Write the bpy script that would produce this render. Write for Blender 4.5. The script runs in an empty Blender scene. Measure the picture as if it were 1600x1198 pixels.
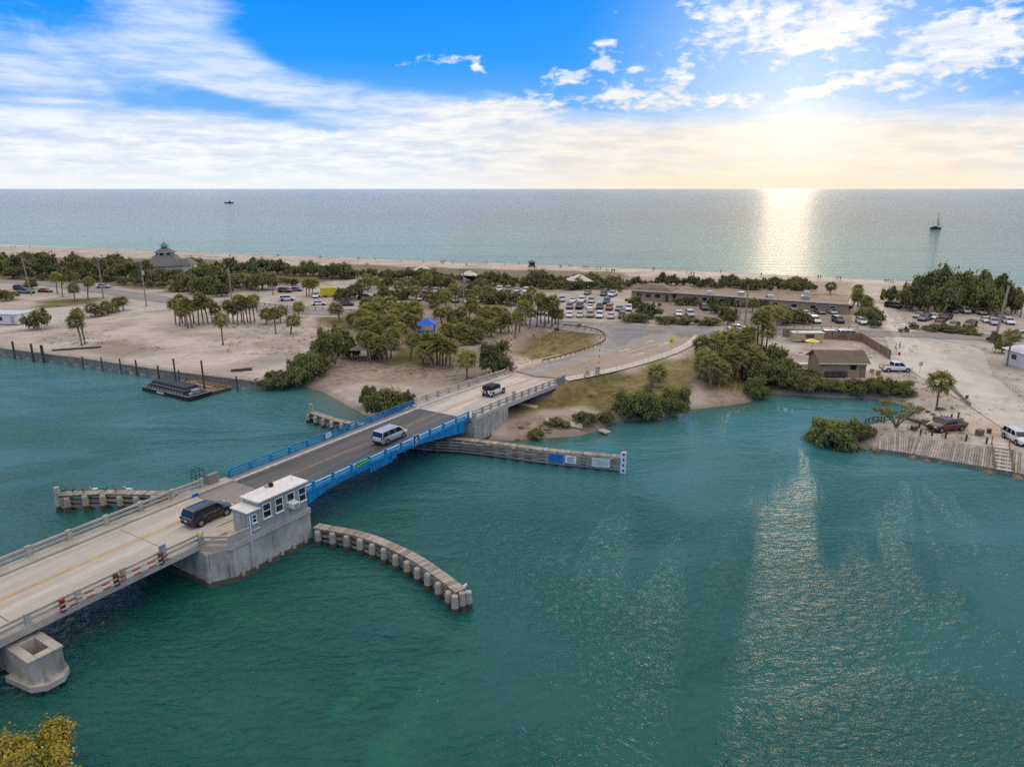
import bpy, bmesh, math, random
import numpy as np
from mathutils import Vector, Matrix

random.seed(7); RNG = np.random.default_rng(7)
SC = bpy.context.scene
COL = SC.collection
rad = math.radians

# ------------------------------------------------------------------ camera, sky, sun, exposure
FPX, HZ, CAMZ = 1110.0, 294.0, 36.0            # focal length in photo pixels, horizon row, camera height
PITCH = math.atan((599 - HZ) / FPX)
cam_d = bpy.data.cameras.new('camera'); cam = bpy.data.objects.new('camera', cam_d); COL.objects.link(cam)
cam.location = (0, 0, CAMZ); cam.rotation_euler = (math.pi / 2 - PITCH, 0, 0)
cam_d.sensor_width = 36; cam_d.lens = 36 * FPX / 1600; cam_d.clip_start = 0.5; cam_d.clip_end = 80000
SC.camera = cam
SUN_AZ, SUN_EL = rad(20.6), rad(6.2)
SUN_V = Vector((math.sin(SUN_AZ) * math.cos(SUN_EL), math.cos(SUN_AZ) * math.cos(SUN_EL), math.sin(SUN_EL)))
sd = bpy.data.lights.new('sun', 'SUN'); sun = bpy.data.objects.new('sun', sd); COL.objects.link(sun)
sd.energy = 2.1; sd.angle = rad(1.0); sd.color = (1.0, 0.77, 0.50)
sun.rotation_euler = SUN_V.to_track_quat('Z', 'Y').to_euler(); sun.location = (60, 160, 60)
SC.view_settings.view_transform = 'Standard'; SC.view_settings.look = 'None'
SC.view_settings.exposure = 0.08; SC.view_settings.gamma = 1.0
SC.render.engine = 'CYCLES'
SC.cycles.use_denoising = False
SC.cycles.max_bounces = 6; SC.cycles.diffuse_bounces = 3; SC.cycles.glossy_bounces = 3
SC.cycles.transmission_bounces = 4; SC.cycles.transparent_max_bounces = 6
SC.cycles.sample_clamp_indirect = 3.0; SC.cycles.sample_clamp_direct = 1.6
SC.cycles.caustics_reflective = False; SC.cycles.caustics_refractive = False

class NT:
    """small helper round a node tree"""
    def __init__(s, tree): s.t = tree; s.n = tree.nodes; s.l = tree.links
    def add(s, typ, **kw):
        nd = s.n.new(typ)
        for k, v in kw.items(): setattr(nd, k, v)
        return nd
    def put(s, sock, v):
        if hasattr(v, 'is_linked') or hasattr(v, 'links'): s.l.new(v, sock)
        elif isinstance(v, (tuple, list)):
            sock.default_value = (*v, 1.0) if len(v) == 3 and len(sock.default_value) == 4 else v
        else: sock.default_value = v
    def math(s, op, a, b=0.0, c=None, clamp=False):
        nd = s.add('ShaderNodeMath', operation=op, use_clamp=clamp)
        s.put(nd.inputs[0], a); s.put(nd.inputs[1], b)
        if c is not None: s.put(nd.inputs[2], c)
        return nd.outputs[0]
    def smooth(s, v, a, b, lo=0.0, hi=1.0):
        nd = s.add('ShaderNodeMapRange', interpolation_type='SMOOTHSTEP')
        s.put(nd.inputs['Value'], v); nd.inputs['From Min'].default_value = a; nd.inputs['From Max'].default_value = b
        nd.inputs['To Min'].default_value = lo; nd.inputs['To Max'].default_value = hi
        return nd.outputs['Result']
    def mix(s, f, a, b, mode='MIX'):
        nd = s.add('ShaderNodeMix', data_type='RGBA', blend_type=mode)
        s.put(nd.inputs[0], f); s.put(nd.inputs[6], a); s.put(nd.inputs[7], b)
        return nd.outputs[2]
    def noise(s, vec, scale, detail=4, rough=0.55, dist=0.0, dim='3D'):
        nd = s.add('ShaderNodeTexNoise', noise_dimensions=dim)
        if vec is not None: s.put(nd.inputs['Vector'], vec)
        nd.inputs['Scale'].default_value = scale; nd.inputs['Detail'].default_value = detail
        nd.inputs['Roughness'].default_value = rough; nd.inputs['Distortion'].default_value = dist
        return nd.outputs['Fac']
    def mapping(s, vec, loc=(0, 0, 0), rot=(0, 0, 0), scale=(1, 1, 1)):
        nd = s.add('ShaderNodeMapping'); s.put(nd.inputs['Vector'], vec)
        nd.inputs['Location'].default_value = loc; nd.inputs['Rotation'].default_value = rot; nd.inputs['Scale'].default_value = scale
        return nd.outputs[0]
    def combine(s, x, y, z):
        nd = s.add('ShaderNodeCombineXYZ')
        for i, v in enumerate((x, y, z)): s.put(nd.inputs[i], v)
        return nd.outputs[0]

def sky_angles(px, py):                       # a direction of the sky, in degrees of azimuth and elevation
    u = (px - 800) / FPX; v = (py - 599) / FPX
    dx, dy, dz = u, math.cos(PITCH) - v * math.sin(PITCH), -math.sin(PITCH) - v * math.cos(PITCH)
    return math.degrees(math.atan2(dx, dy)), math.degrees(math.atan2(dz, math.hypot(dx, dy)))

def build_world():
    W = bpy.data.worlds.new('World'); SC.world = W; W.use_nodes = True
    W.node_tree.nodes.clear(); N = NT(W.node_tree)
    tc = N.add('ShaderNodeTexCoord').outputs['Generated']
    sep = N.add('ShaderNodeSeparateXYZ'); N.put(sep.inputs[0], tc)
    x, y, z = sep.outputs
    el = N.math('MULTIPLY', N.math('ARCSINE', z), 57.2958)
    azm = N.math('MULTIPLY', N.math('ARCTAN2', x, y), 57.2958)
    sky = N.add('ShaderNodeTexSky', sky_type='NISHITA'); sky.sun_disc = False
    sky.sun_elevation = SUN_EL; sky.sun_rotation = SUN_AZ; sky.air_density = 1.0; sky.dust_density = 0.6; sky.ozone_density = 2.0
    nish = N.mix(1.0, sky.outputs[0], (0.075, 0.085, 0.10), 'MULTIPLY')
    # clear air above the cloud bank: deep blue
    grad = N.add('ShaderNodeValToRGB'); N.put(grad.inputs[0], N.math('DIVIDE', el, 90.0, clamp=True))
    cr = grad.color_ramp; cr.elements[0].position = 0.0; cr.elements[0].color = (0.42, 0.66, 0.95, 1)
    cr.elements[1].position = 1.0; cr.elements[1].color = (0.05, 0.14, 0.45, 1)
    for p_, c_ in ((0.055, (0.18, 0.47, 0.92, 1)), (0.10, (0.02, 0.33, 0.95, 1)), (0.15, (0.0, 0.27, 0.96, 1)), (0.3, (0.02, 0.22, 0.75, 1))):
        e = cr.elements.new(p_); e.color = c_
    base = N.mix(0.97, nish, grad.outputs[0])
    # angle from the sun
    dp = N.add('ShaderNodeVectorMath', operation='DOT_PRODUCT'); N.put(dp.inputs[0], tc); dp.inputs[1].default_value = SUN_V
    ang = N.math('MULTIPLY', N.math('ARCCOSINE', dp.outputs['Value']), 57.2958)
    # pale air round the sun
    base = N.mix(N.smooth(ang, 17, 2, 0, 0.6), base, (0.62, 0.78, 0.98))
    # cloud coordinates in degrees
    cv = N.combine(azm, N.math('MULTIPLY', el, 2.6), 0.0)
    warp = N.noise(cv, 0.07, 3, 0.5)
    def blob_sum(blobs):
        tot = None
        for (px, py, rx, ry, amp, tilt) in blobs:
            a0, e0 = sky_angles(px, py)
            da = N.math('SUBTRACT', azm, a0); de = N.math('SUBTRACT', el, e0)
            k = 57.3 / FPX
            c, s_ = math.cos(tilt), math.sin(tilt)
            u = N.math('ADD', N.math('MULTIPLY', da, c / (rx * k)), N.math('MULTIPLY', de, s_ / (rx * k)))
            v = N.math('ADD', N.math('MULTIPLY', da, -s_ / (ry * k)), N.math('MULTIPLY', de, c / (ry * k)))
            r2 = N.math('ADD', N.math('MULTIPLY', u, u), N.math('MULTIPLY', v, v))
            g = N.math('MULTIPLY', N.math('EXPONENT', N.math('MULTIPLY', r2, -1.0)), amp)
            tot = g if tot is None else N.math('ADD', tot, g)
        return tot
    # high thin cloud: (px, py, half width, half height, strength, tilt)
    cir = blob_sum([(60, 95, 260, 60, 0.44, 0), (300, 25, 95, 60, 0.40, -0.3), (365, 110, 130, 42, 0.40, -0.45), (560, 150, 260, 26, 0.42, -0.14), (760, 158, 120, 20, 0.30, 0), (130, 25, 130, 22, -0.10, 0),
                    (180, 160, 240, 12, -0.30, 0.02), (90, 158, 70, 4, 0.26, 0), (760, 50, 350, 75, -0.50, 0), (470, 55, 60, 60, -0.3, 0), (420, 178, 200, 14, -0.36, -0.22), (90, 205, 300, 10, -0.14, 0), (1250, 130, 300, 50, 0.14, 0)])
    n1 = N.noise(N.mapping(cv, rot=(0, 0, .35), scale=(0.6, 0.7, 1)), 0.22, 9, 0.60, 1.2)
    n1b = N.noise(N.mapping(cv, rot=(0, 0, -0.30), scale=(0.35, 1.8, 1)), 0.8, 7, 0.62, 0.8)
    band = N.smooth(el, 6.6, 3.6, 0.0, 0.50)
    cden = N.math('ADD', N.math('ADD', N.math('MULTIPLY', n1, 0.72), N.math('MULTIPLY', n1b, 0.18)), N.math('ADD', cir, band))
    high_up = N.smooth(el, 14, 30, 0.0, 0.45)  # extra cloud cover overhead, above the view, added to raise the ambient light
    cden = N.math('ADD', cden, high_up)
    cf = N.smooth(cden, 0.46, 1.04, 0.0, 0.95)
    # heaped cloud
    cum = blob_sum([(1190, 42, 150, 40, 0.30, 0.15), (1130, 12, 80, 22, 0.22, 0), (1340, 40, 60, 45, 0.24, 0.6), (1250, 75, 60, 14, 0.15, 0.4), (1480, 95, 110, 34, 0.24, 0.35), (1500, 32, 50, 20, 0.24, 0), (1560, 75, 60, 40, 0.22, 0), (1455, 64, 26, 10, 0.2, 0), (1360, 118, 60, 10, .2, .2),
                    (690, 91, 74, 14, 0.36, 0.08), (745, 106, 12, 9, 0.40, 0), (888, 118, 40, 11, 0.42, 0.1), (944, 67, 25, 12, 0.46, 0), (946, 98, 18, 10, 0.34, 0), (960, 22, 22, 9, 0.22, 0), (1064, 122, 34, 16, 0.34, 0.4), (970, 146, 34, 9, 0.36, 0), (1268, 145, 30, 8, 0.30, 0), (990, 108, 12, 6, .3, 0),
                    (800, 172, 90, 16, 0.34, 0.1), (1080, 160, 130, 14, 0.30, 0), (700, 40, 330, 34, -0.3, 0), (640, 205, 170, 26, 0.30, 0.22), (720, 180, 60, 14, 0.2, 0.1), (200, 60, 330, 90, -0.35, 0), (240, 240, 330, 30, 0.16, 0.05), (150, 180, 300, 16, -.2, 0)])
    n2 = N.noise(N.mapping(cv, scale=(0.9, 0.75, 1)), 0.85, 10, 0.56, 0.2)
    n3 = N.noise(cv, 0.17, 3, 0.5)
    kden = N.math('ADD', N.math('ADD', N.math('MULTIPLY', n2, 0.9), N.math('MULTIPLY', n3, 0.30)), N.math('ADD', cum, N.smooth(el, 6.0, 2.5, -0.10, 0.16)))
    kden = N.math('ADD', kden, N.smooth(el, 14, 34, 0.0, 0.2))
    kf = N.smooth(kden, 0.63, 0.88, 0.0, 0.95)
    # cloud colour: white far from the sun, cream low down and near it, grey-lilac underneath
    shade = N.smooth(N.noise(N.mapping(cv, loc=(3, 1.2, 0), scale=(0.5, 1.2, 1)), 0.5, 7, 0.62), 0.36, 0.62)
    white = N.mix(shade, (0.66, 0.75, 0.90), (0.93, 0.94, 0.95))
    warm = N.mix(N.math('MULTIPLY', N.smooth(ang, 34, 6), N.smooth(el, 9.5, 1.5)), white, N.mix(shade, (0.86, 0.76, 0.64), (0.97, 0.86, 0.70)))
    warm = N.mix(N.smooth(ang, 9, 1, 0, 0.7), warm, (1.03, 0.94, 0.80))
    warm = N.mix(N.smooth(el, 13, 30), warm, (1.30, 1.17, 0.99))  # unseen overhead cloud made brighter and warmer than the visible sky, to light the land
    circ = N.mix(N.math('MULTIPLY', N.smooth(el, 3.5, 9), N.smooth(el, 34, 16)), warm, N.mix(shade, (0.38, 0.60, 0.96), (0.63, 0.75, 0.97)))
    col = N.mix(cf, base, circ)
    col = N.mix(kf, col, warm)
    # low veil over the horizon
    veil = N.mix(N.smooth(ang, 30, 6), (0.86, 0.88, 0.90), (0.96, 0.80, 0.60))
    col = N.mix(N.smooth(el, 2.2, 0.0, 0.0, 0.8), col, veil)
    # the sun itself behind thin cloud: a soft glow
    glow = N.math('ADD', N.math('MULTIPLY', N.math('EXPONENT', N.math('MULTIPLY', ang, -0.30)), 0.20), N.math('MULTIPLY', N.math('EXPONENT', N.math('MULTIPLY', ang, -0.14)), 0.05))
    gl = N.mix(1.0, N.combine(glow, glow, glow), (1.0, 0.80, 0.48), 'MULTIPLY')
    col = N.mix(1.0, col, gl, 'ADD')
    # below the horizon the world carries on as hazy sea
    col = N.mix(N.smooth(el, -0.05, -0.6), col, (0.22, 0.28, 0.30))
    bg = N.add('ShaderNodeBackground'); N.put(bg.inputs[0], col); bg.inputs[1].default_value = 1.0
    out = N.add('ShaderNodeOutputWorld'); N.l.new(bg.outputs[0], out.inputs[0])
    W.cycles.sampling_method = 'MANUAL'; W.cycles.sample_map_resolution = 512
build_world()

# ------------------------------------------------------------------ places: photograph rows and columns to metres on the ground
def P(px, py, z=0.0):
    u = (px - 800) / FPX; v = (py - 599) / FPX
    dx, dy, dz = u, math.cos(PITCH) - v * math.sin(PITCH), -math.sin(PITCH) - v * math.cos(PITCH)
    t = (z - CAMZ) / dz
    return (dx * t, dy * t)
def top_z(Y, py):                             # height of a point at forward distance Y seen on row py
    v = (py - 599) / FPX
    dy, dz = math.cos(PITCH) - v * math.sin(PITCH), -math.sin(PITCH) - v * math.cos(PITCH)
    return CAMZ + Y * dz / dy
LZ = 1.6                                      # level of the land above the water
BAZ = rad(32.2)                               # heading of the bridge
BD = (math.sin(BAZ), math.cos(BAZ)); BN = (math.cos(BAZ), -math.sin(BAZ)); BC = -62.3
def br(s, X):                                 # bridge chainage and offset to world x, y
    return (BD[0] * s + BN[0] * (BC + X), BD[1] * s + BN[1] * (BC + X))
def to_br(x, y): return (x * BD[0] + y * BD[1], x * BN[0] + y * BN[1] - BC)
def deck_z(s):                                # the deck humps over the channel
    if s < 42: t = (42 - s) / 42.0; return 4.0 - 0.25 * t - 0.85 * t * t
    if s < 80: return 4.0
    t = (s - 80) / 72.0
    return 4.0 - 2.34 * (t * t * (3 - 2 * t)) ** 0.8 if t < 1 else 1.66
def PR(px, py):                               # a point on the sloping approach
    z = 2.5
    for _ in range(12):
        q = P(px, py, z); z = deck_z(to_br(*q)[0])
    return (q[0], q[1], z)

# ------------------------------------------------------------------ materials
MATS = {}
def principled(name, col, rough=0.7, var=0.0, scale=2.0, bump=0.0, bscale=20.0, metal=0.0, spec=0.4, col2=None, dirt=None, rand=0.0, coat=0.0):
    if name in MATS: return MATS[name]
    m = bpy.data.materials.new(name); m.use_nodes = True; N = NT(m.node_tree)
    b = m.node_tree.nodes['Principled BSDF']
    b.inputs['Roughness'].default_value = rough; b.inputs['Metallic'].default_value = metal
    b.inputs['Specular IOR Level'].default_value = spec; b.inputs['Coat Weight'].default_value = coat
    c = (*col, 1.0)
    pos = N.add('ShaderNodeNewGeometry').outputs['Position'] if (var or bump or dirt or col2) else None
    if var or col2:
        n = N.noise(pos, scale, 6, 0.62)
        lo = col2 if col2 else tuple(max(0.0, k * (1 - var)) for k in col)
        hi = col if col2 else tuple(min(1.0, k * (1 + var)) for k in col)
        c = N.mix(N.smooth(n, 0.32, 0.68), lo, hi)
        n2 = N.noise(pos, scale * 9, 3, 0.6)
        c = N.mix(N.smooth(n2, 0.3, 0.75, 0, 0.35), c, tuple(k * 0.72 for k in col))
    if dirt:                                  # streaks running down the face
        st = N.noise(N.mapping(pos, scale=(1.0, 1.0, 0.16)), 1.3, 6, 0.65, 0.3)
        c = N.mix(N.smooth(st, 0.50, 0.74, 0, 0.7), c, dirt)
    if rand:
        oi = N.add('ShaderNodeObjectInfo').outputs['Random']
        hs = N.add('ShaderNodeHueSaturation'); N.put(hs.inputs['Color'], c)
        N.put(hs.inputs['Value'], N.math('MULTIPLY_ADD', oi, 2 * rand, 1 - rand)); c = hs.outputs[0]
    if isinstance(c, tuple): b.inputs['Base Color'].default_value = c
    else: N.l.new(c, b.inputs['Base Color'])
    if bump:
        bn = N.add('ShaderNodeBump'); bn.inputs['Strength'].default_value = 0.6; bn.inputs['Distance'].default_value = bump
        N.put(bn.inputs['Height'], N.noise(pos, bscale, 5, 0.6)); N.l.new(bn.outputs[0], b.inputs['Normal'])
    MATS[name] = m
    return m

def leaf_material(name, c1, c2, trans=0.3, rand=0.25, hue=0.02):
    m = bpy.data.materials.new(name); m.use_nodes = True; m.node_tree.nodes.clear(); N = NT(m.node_tree)
    pos = N.add('ShaderNodeNewGeometry').outputs['Position']
    n = N.noise(pos, 0.9, 4, 0.6)
    wn = N.add('ShaderNodeTexWhiteNoise'); 
    isl = N.add('ShaderNodeNewGeometry').outputs['Random Per Island']
    c = N.mix(N.math('ADD', N.math('MULTIPLY', N.smooth(n, 0.3, 0.7), 0.6), N.math('MULTIPLY', isl, 0.4)), c1, c2)
    oi = N.add('ShaderNodeObjectInfo').outputs['Random']
    hs = N.add('ShaderNodeHueSaturation'); N.put(hs.inputs['Color'], c)
    N.put(hs.inputs['Value'], N.math('MULTIPLY_ADD', oi, 2 * rand, 1 - rand))
    N.put(hs.inputs['Hue'], N.math('MULTIPLY_ADD', isl, -2 * hue, 0.5 + hue))
    d = N.add('ShaderNodeBsdfDiffuse'); N.put(d.inputs[0], hs.outputs[0])
    t = N.add('ShaderNodeBsdfTranslucent'); N.put(t.inputs[0], N.mix(0.5, hs.outputs[0], (1.0, 0.95, 0.32), 'MULTIPLY'))
    g = N.add('ShaderNodeBsdfGlossy'); g.inputs['Roughness'].default_value = 0.45; g.inputs[0].default_value = (0.9, 0.9, 0.9, 1)
    mx = N.add('ShaderNodeMixShader'); mx.inputs[0].default_value = trans; N.l.new(d.outputs[0], mx.inputs[1]); N.l.new(t.outputs[0], mx.inputs[2])
    m2 = N.add('ShaderNodeMixShader'); m2.inputs[0].default_value = 0.05; N.l.new(mx.outputs[0], m2.inputs[1]); N.l.new(g.outputs[0], m2.inputs[2])
    o = N.add('ShaderNodeOutputMaterial'); N.l.new(m2.outputs[0], o.inputs[0])
    MATS[name] = m
    return m

def water_material(name, deep, pale, tint, sea):
    m = bpy.data.materials.new(name); m.use_nodes = True; N = NT(m.node_tree)
    b = m.node_tree.nodes['Principled BSDF']
    pos = N.add('ShaderNodeNewGeometry').outputs['Position']
    sep = N.add('ShaderNodeSeparateXYZ'); N.put(sep.inputs[0], pos)
    x, y = sep.outputs[0], sep.outputs[1]
    if sea:   # shallow turquoise along the beach, slate farther out
        off = N.math('ADD', y, N.math('MULTIPLY', x, 0.39))
        c = N.mix(N.smooth(N.math('ADD', off, N.math('MULTIPLY', N.noise(pos, 0.01, 4), 120)), 390, 1100), pale, deep)
        c = N.mix(N.smooth(N.noise(N.mapping(pos, scale=(0.35, 1.0, 1)), 0.02, 6, 0.6), 0.4, 0.7, 0, 0.4), c, tint)
        surf = N.math('MULTIPLY', N.smooth(N.math('ADD', off, N.math('MULTIPLY', N.noise(pos, 0.05, 5), 14)), 357, 345), N.smooth(N.noise(pos, 0.35, 5, 0.7), 0.36, 0.5))
        c = N.mix(N.math('MULTIPLY', surf, 0.75), c, (0.75, 0.77, 0.75))
    else:     # deep green under the near bridge, paler towards the banks
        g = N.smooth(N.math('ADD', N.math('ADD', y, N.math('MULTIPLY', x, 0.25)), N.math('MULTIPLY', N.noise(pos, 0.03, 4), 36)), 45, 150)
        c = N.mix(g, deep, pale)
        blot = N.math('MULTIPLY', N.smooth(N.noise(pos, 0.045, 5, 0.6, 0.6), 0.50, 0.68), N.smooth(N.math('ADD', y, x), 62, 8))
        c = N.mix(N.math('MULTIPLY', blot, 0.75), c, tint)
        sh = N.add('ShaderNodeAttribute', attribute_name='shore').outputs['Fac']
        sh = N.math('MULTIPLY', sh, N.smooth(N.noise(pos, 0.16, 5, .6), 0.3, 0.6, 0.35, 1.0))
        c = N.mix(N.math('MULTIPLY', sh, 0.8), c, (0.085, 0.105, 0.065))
    N.l.new(c, b.inputs['Base Color'])
    b.inputs['IOR'].default_value = 1.33; b.inputs['Specular IOR Level'].default_value = 0.16 if sea else 0.5
    b.inputs['Roughness'].default_value = 0.12 if sea else 0.09
    if sea:
        h1 = N.noise(N.mapping(pos, rot=(0, 0, 0.36), scale=(0.055, 1.0, 1)), 0.16, 4, 0.6, 0.4)
        h2 = N.noise(N.mapping(pos, rot=(0, 0, 0.36), scale=(0.09, 1.0, 1)), 0.9, 4, 0.65, 0.3)
        h = N.math('ADD', N.math('MULTIPLY', h1, 1.8), N.math('MULTIPLY', h2, 0.75))
        dist = 1.0
    else:
        h1 = N.noise(N.mapping(pos, rot=(0, 0, -0.45), scale=(0.55, 1.0, 1)), 0.5, 3, 0.55, 0.5)
        h2 = N.noise(N.mapping(pos, rot=(0, 0, -0.75), scale=(0.6, 1.0, 1)), 1.6, 4, 0.62, 0.4)
        patch = N.smooth(N.noise(N.mapping(pos, rot=(0, 0, .5), scale=(.5, 1, 1)), 0.05, 5, .6, 1.0), 0.36, 0.64, 0.35, 1.25)
        h3 = N.noise(N.mapping(pos, rot=(0, 0, -0.25), scale=(0.6, 1.0, 1)), 5.0, 3, 0.6, 0.2)
        calm = N.add('ShaderNodeAttribute', attribute_name='calm').outputs['Fac']     # sheltered water in the creek mouth
        patch = N.math('MULTIPLY', patch, N.math('SUBTRACT', 1.0, N.math('MULTIPLY', calm, 0.80)))
        h = N.math('MULTIPLY', N.math('ADD', N.math('ADD', N.math('MULTIPLY', h1, 0.36), N.math('MULTIPLY', h2, 0.50)), N.math('MULTIPLY', h3, 0.07)), patch)
        dist = 1.0
    bn = N.add('ShaderNodeBump'); bn.inputs['Strength'].default_value = 1.0; bn.inputs['Distance'].default_value = dist
    N.put(bn.inputs['Height'], h); N.l.new(bn.outputs[0], b.inputs['Normal'])
    MATS[name] = m
    return m

# ------------------------------------------------------------------ mesh and object helpers
class MB:
    """collects shapes; build() links them as ONE mesh object"""
    def __init__(s): s.v = []; s.f = []; s.mi = []; s.cur = 0
    def raw(s, verts, faces):
        o = len(s.v); s.v += [tuple(p) for p in verts]
        for f in faces: s.f.append(tuple(i + o for i in f)); s.mi.append(s.cur)
        return s
    def box(s, c, size, rz=0.0, rx=0.0, ry=0.0, taper=1.0):
        hx, hy, hz = (k / 2 for k in size)
        M = Matrix.Rotation(rz, 3, 'Z') @ Matrix.Rotation(ry, 3, 'Y') @ Matrix.Rotation(rx, 3, 'X')
        vs = []
        for z, t in ((-hz, 1.0), (hz, taper)):
            for x, y in ((-hx, -hy), (hx, -hy), (hx, hy), (-hx, hy)):
                p = M @ Vector((x * t, y * t, z)); vs.append((p.x + c[0], p.y + c[1], p.z + c[2]))
        return s.raw(vs, [(3, 2, 1, 0), (4, 5, 6, 7), (0, 1, 5, 4), (1, 2, 6, 5), (2, 3, 7, 6), (3, 0, 4, 7)])
    def prism(s, poly, z0, z1):               # poly is counter-clockwise; z may be a list per vertex
        n = len(poly)
        a = z0 if isinstance(z0, (list, tuple)) else [z0] * n; b = z1 if isinstance(z1, (list, tuple)) else [z1] * n
        vs = [(p[0], p[1], a[i]) for i, p in enumerate(poly)] + [(p[0], p[1], b[i]) for i, p in enumerate(poly)]
        return s.raw(vs, [tuple(reversed(range(n))), tuple(range(n, 2 * n))] + [(i, (i + 1) % n, n + (i + 1) % n, n + i) for i in range(n)])
    def side(s, poly, x0, x1):                # outline in (y, z), extruded along x
        n = len(poly)
        vs = [(x0, p[0], p[1]) for p in poly] + [(x1, p[0], p[1]) for p in poly]
        return s.raw(vs, [tuple(reversed(range(n))), tuple(range(n, 2 * n))] + [(i, (i + 1) % n, n + (i + 1) % n, n + i) for i in range(n)])
    def tube(s, pts, r, n=6, cap=True):
        rs = r if isinstance(r, (list, tuple)) else [r] * len(pts)
        vs, fs = [], []; pts = [Vector(p) for p in pts]
        for k, p in enumerate(pts):
            d = (pts[min(k + 1, len(pts) - 1)] - pts[max(k - 1, 0)]).normalized()
            a = d.cross(Vector((0, 0, 1)) if abs(d.z) < 0.9 else Vector((1, 0, 0))).normalized(); b = d.cross(a)
            for i in range(n):
                q = p + (a * math.cos(2 * math.pi * i / n) + b * math.sin(2 * math.pi * i / n)) * rs[k]; vs.append(q)
        for k in range(len(pts) - 1):
            for i in range(n):
                j = (i + 1) % n; fs.append((k * n + i, k * n + j, (k + 1) * n + j, (k + 1) * n + i))
        if cap: fs += [tuple(range(n)), tuple(reversed(range((len(pts) - 1) * n, len(pts) * n)))]
        return s.raw(vs, fs)
    def loft(s, rings, closed=True, cap=True):
        n = len(rings[0]); vs = [p for r in rings for p in r]; fs = []
        for k in range(len(rings) - 1):
            for i in range(n if closed else n - 1):
                j = (i + 1) % n; fs.append((k * n + i, k * n + j, (k + 1) * n + j, (k + 1) * n + i))
        if cap: fs += [tuple(reversed(range(n))), tuple(range((len(rings) - 1) * n, len(rings) * n))]
        return s.raw(vs, fs)
    def mesh(s, name, mats, smooth=False):
        me = bpy.data.meshes.new(name); me.from_pydata(s.v, [], s.f)
        for m in (mats if isinstance(mats, (list, tuple)) else [mats]): me.materials.append(m)
        if any(s.mi): me.polygons.foreach_set('material_index', s.mi)
        if smooth: me.polygons.foreach_set('use_smooth', [True] * len(me.polygons))
        me.update(); return me
    def build(s, name, mats, parent=None, smooth=False, bevel=0.0):
        return link(name, s.mesh(name, mats, smooth), parent, bevel=bevel)
def link(name, me, parent=None, loc=None, rz=0.0, scale=None, bevel=0.0):
    o = bpy.data.objects.new(name, me); COL.objects.link(o)
    if parent is not None: o.parent = parent
    if loc is not None: o.location = loc
    if rz: o.rotation_euler.z = rz
    if scale is not None: o.scale = scale
    if bevel:
        bv = o.modifiers.new('bevel', 'BEVEL'); bv.width = bevel; bv.segments = 2; bv.limit_method = 'ANGLE'
    return o
def tag(o, label, cat, group=None):
    o['label'] = label; o['category'] = cat
    if group: o['group'] = group
    return o
def thing(name, label, cat, loc=(0, 0, 0), rz=0.0, group=None):
    return tag(link(name, None, None, loc, rz), label, cat, group)
def structure(o, label=None):
    o['kind'] = 'structure'
    if label: o['label'] = label
    return o
def at_bridge(name, label, cat, s=0.0, X=0.0, z=0.0, group=None):    # an Empty whose y axis runs along the bridge and x axis across it
    q = br(s, X); return thing(name, label, cat, (q[0], q[1], z), -BAZ, group)

# ------------------------------------------------------------------ water and land
M_inlet = water_material('inlet_water', (0.002, 0.078, 0.068), (0.045, 0.195, 0.215), (0.006, 0.19, 0.06), False)
M_sea = water_material('sea_water', (0.06, 0.11, 0.10), (0.11, 0.265, 0.245), (0.05, 0.12, 0.11), True)
sea = MB().raw([(-1500, 300 + .39 * 1500, 0), (1200, 300 - .39 * 1200, 0), (14000, 300 - .39 * 1200, 0), (40000, 36000, 0), (-40000, 36000, 0), (-14000, 300 + .39 * 1500, 0)], [(0, 1, 2, 3, 4, 5)]).build('sea', M_sea)
structure(sea, 'open sea beyond the beach with sun glitter')

SEA_PX = [(-60, 380), (0, 384), (200, 390), (400, 398), (600, 405), (800, 412), (1000, 420), (1200, 428.5), (1400, 439), (1600, 449), (1750, 457)]
SEA_LINE = [(-700, 606)] + [P(x, y, 0) for x, y in SEA_PX] + [(420, 178)]
IN_PX = [(0, 555), (125, 571), (262, 592), (399, 609), (430, 606), (470, 601), (505, 612), (535, 628), (570, 648), (640, 672), (700, 684), (800, 688), (850, 684), (905, 681), (940, 669), (965, 657),
         (1005, 656), (1050, 650), (1080, 639), (1130, 634), (1172, 628), (1190, 613), (1240, 617), (1300, 621), (1360, 622), (1405, 630), (1435, 643), (1420, 653), (1375, 660), (1335, 672), (1338, 690), (1365, 703), (1420, 712), (1500, 727), (1600, 745), (1700, 762)]
IN_LINE = [(-700, 394), (-420, 279)] + [P(x, y, 0) for x, y in IN_PX] + [(420, 40)]
LAND = SEA_LINE + IN_LINE[::-1]

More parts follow.
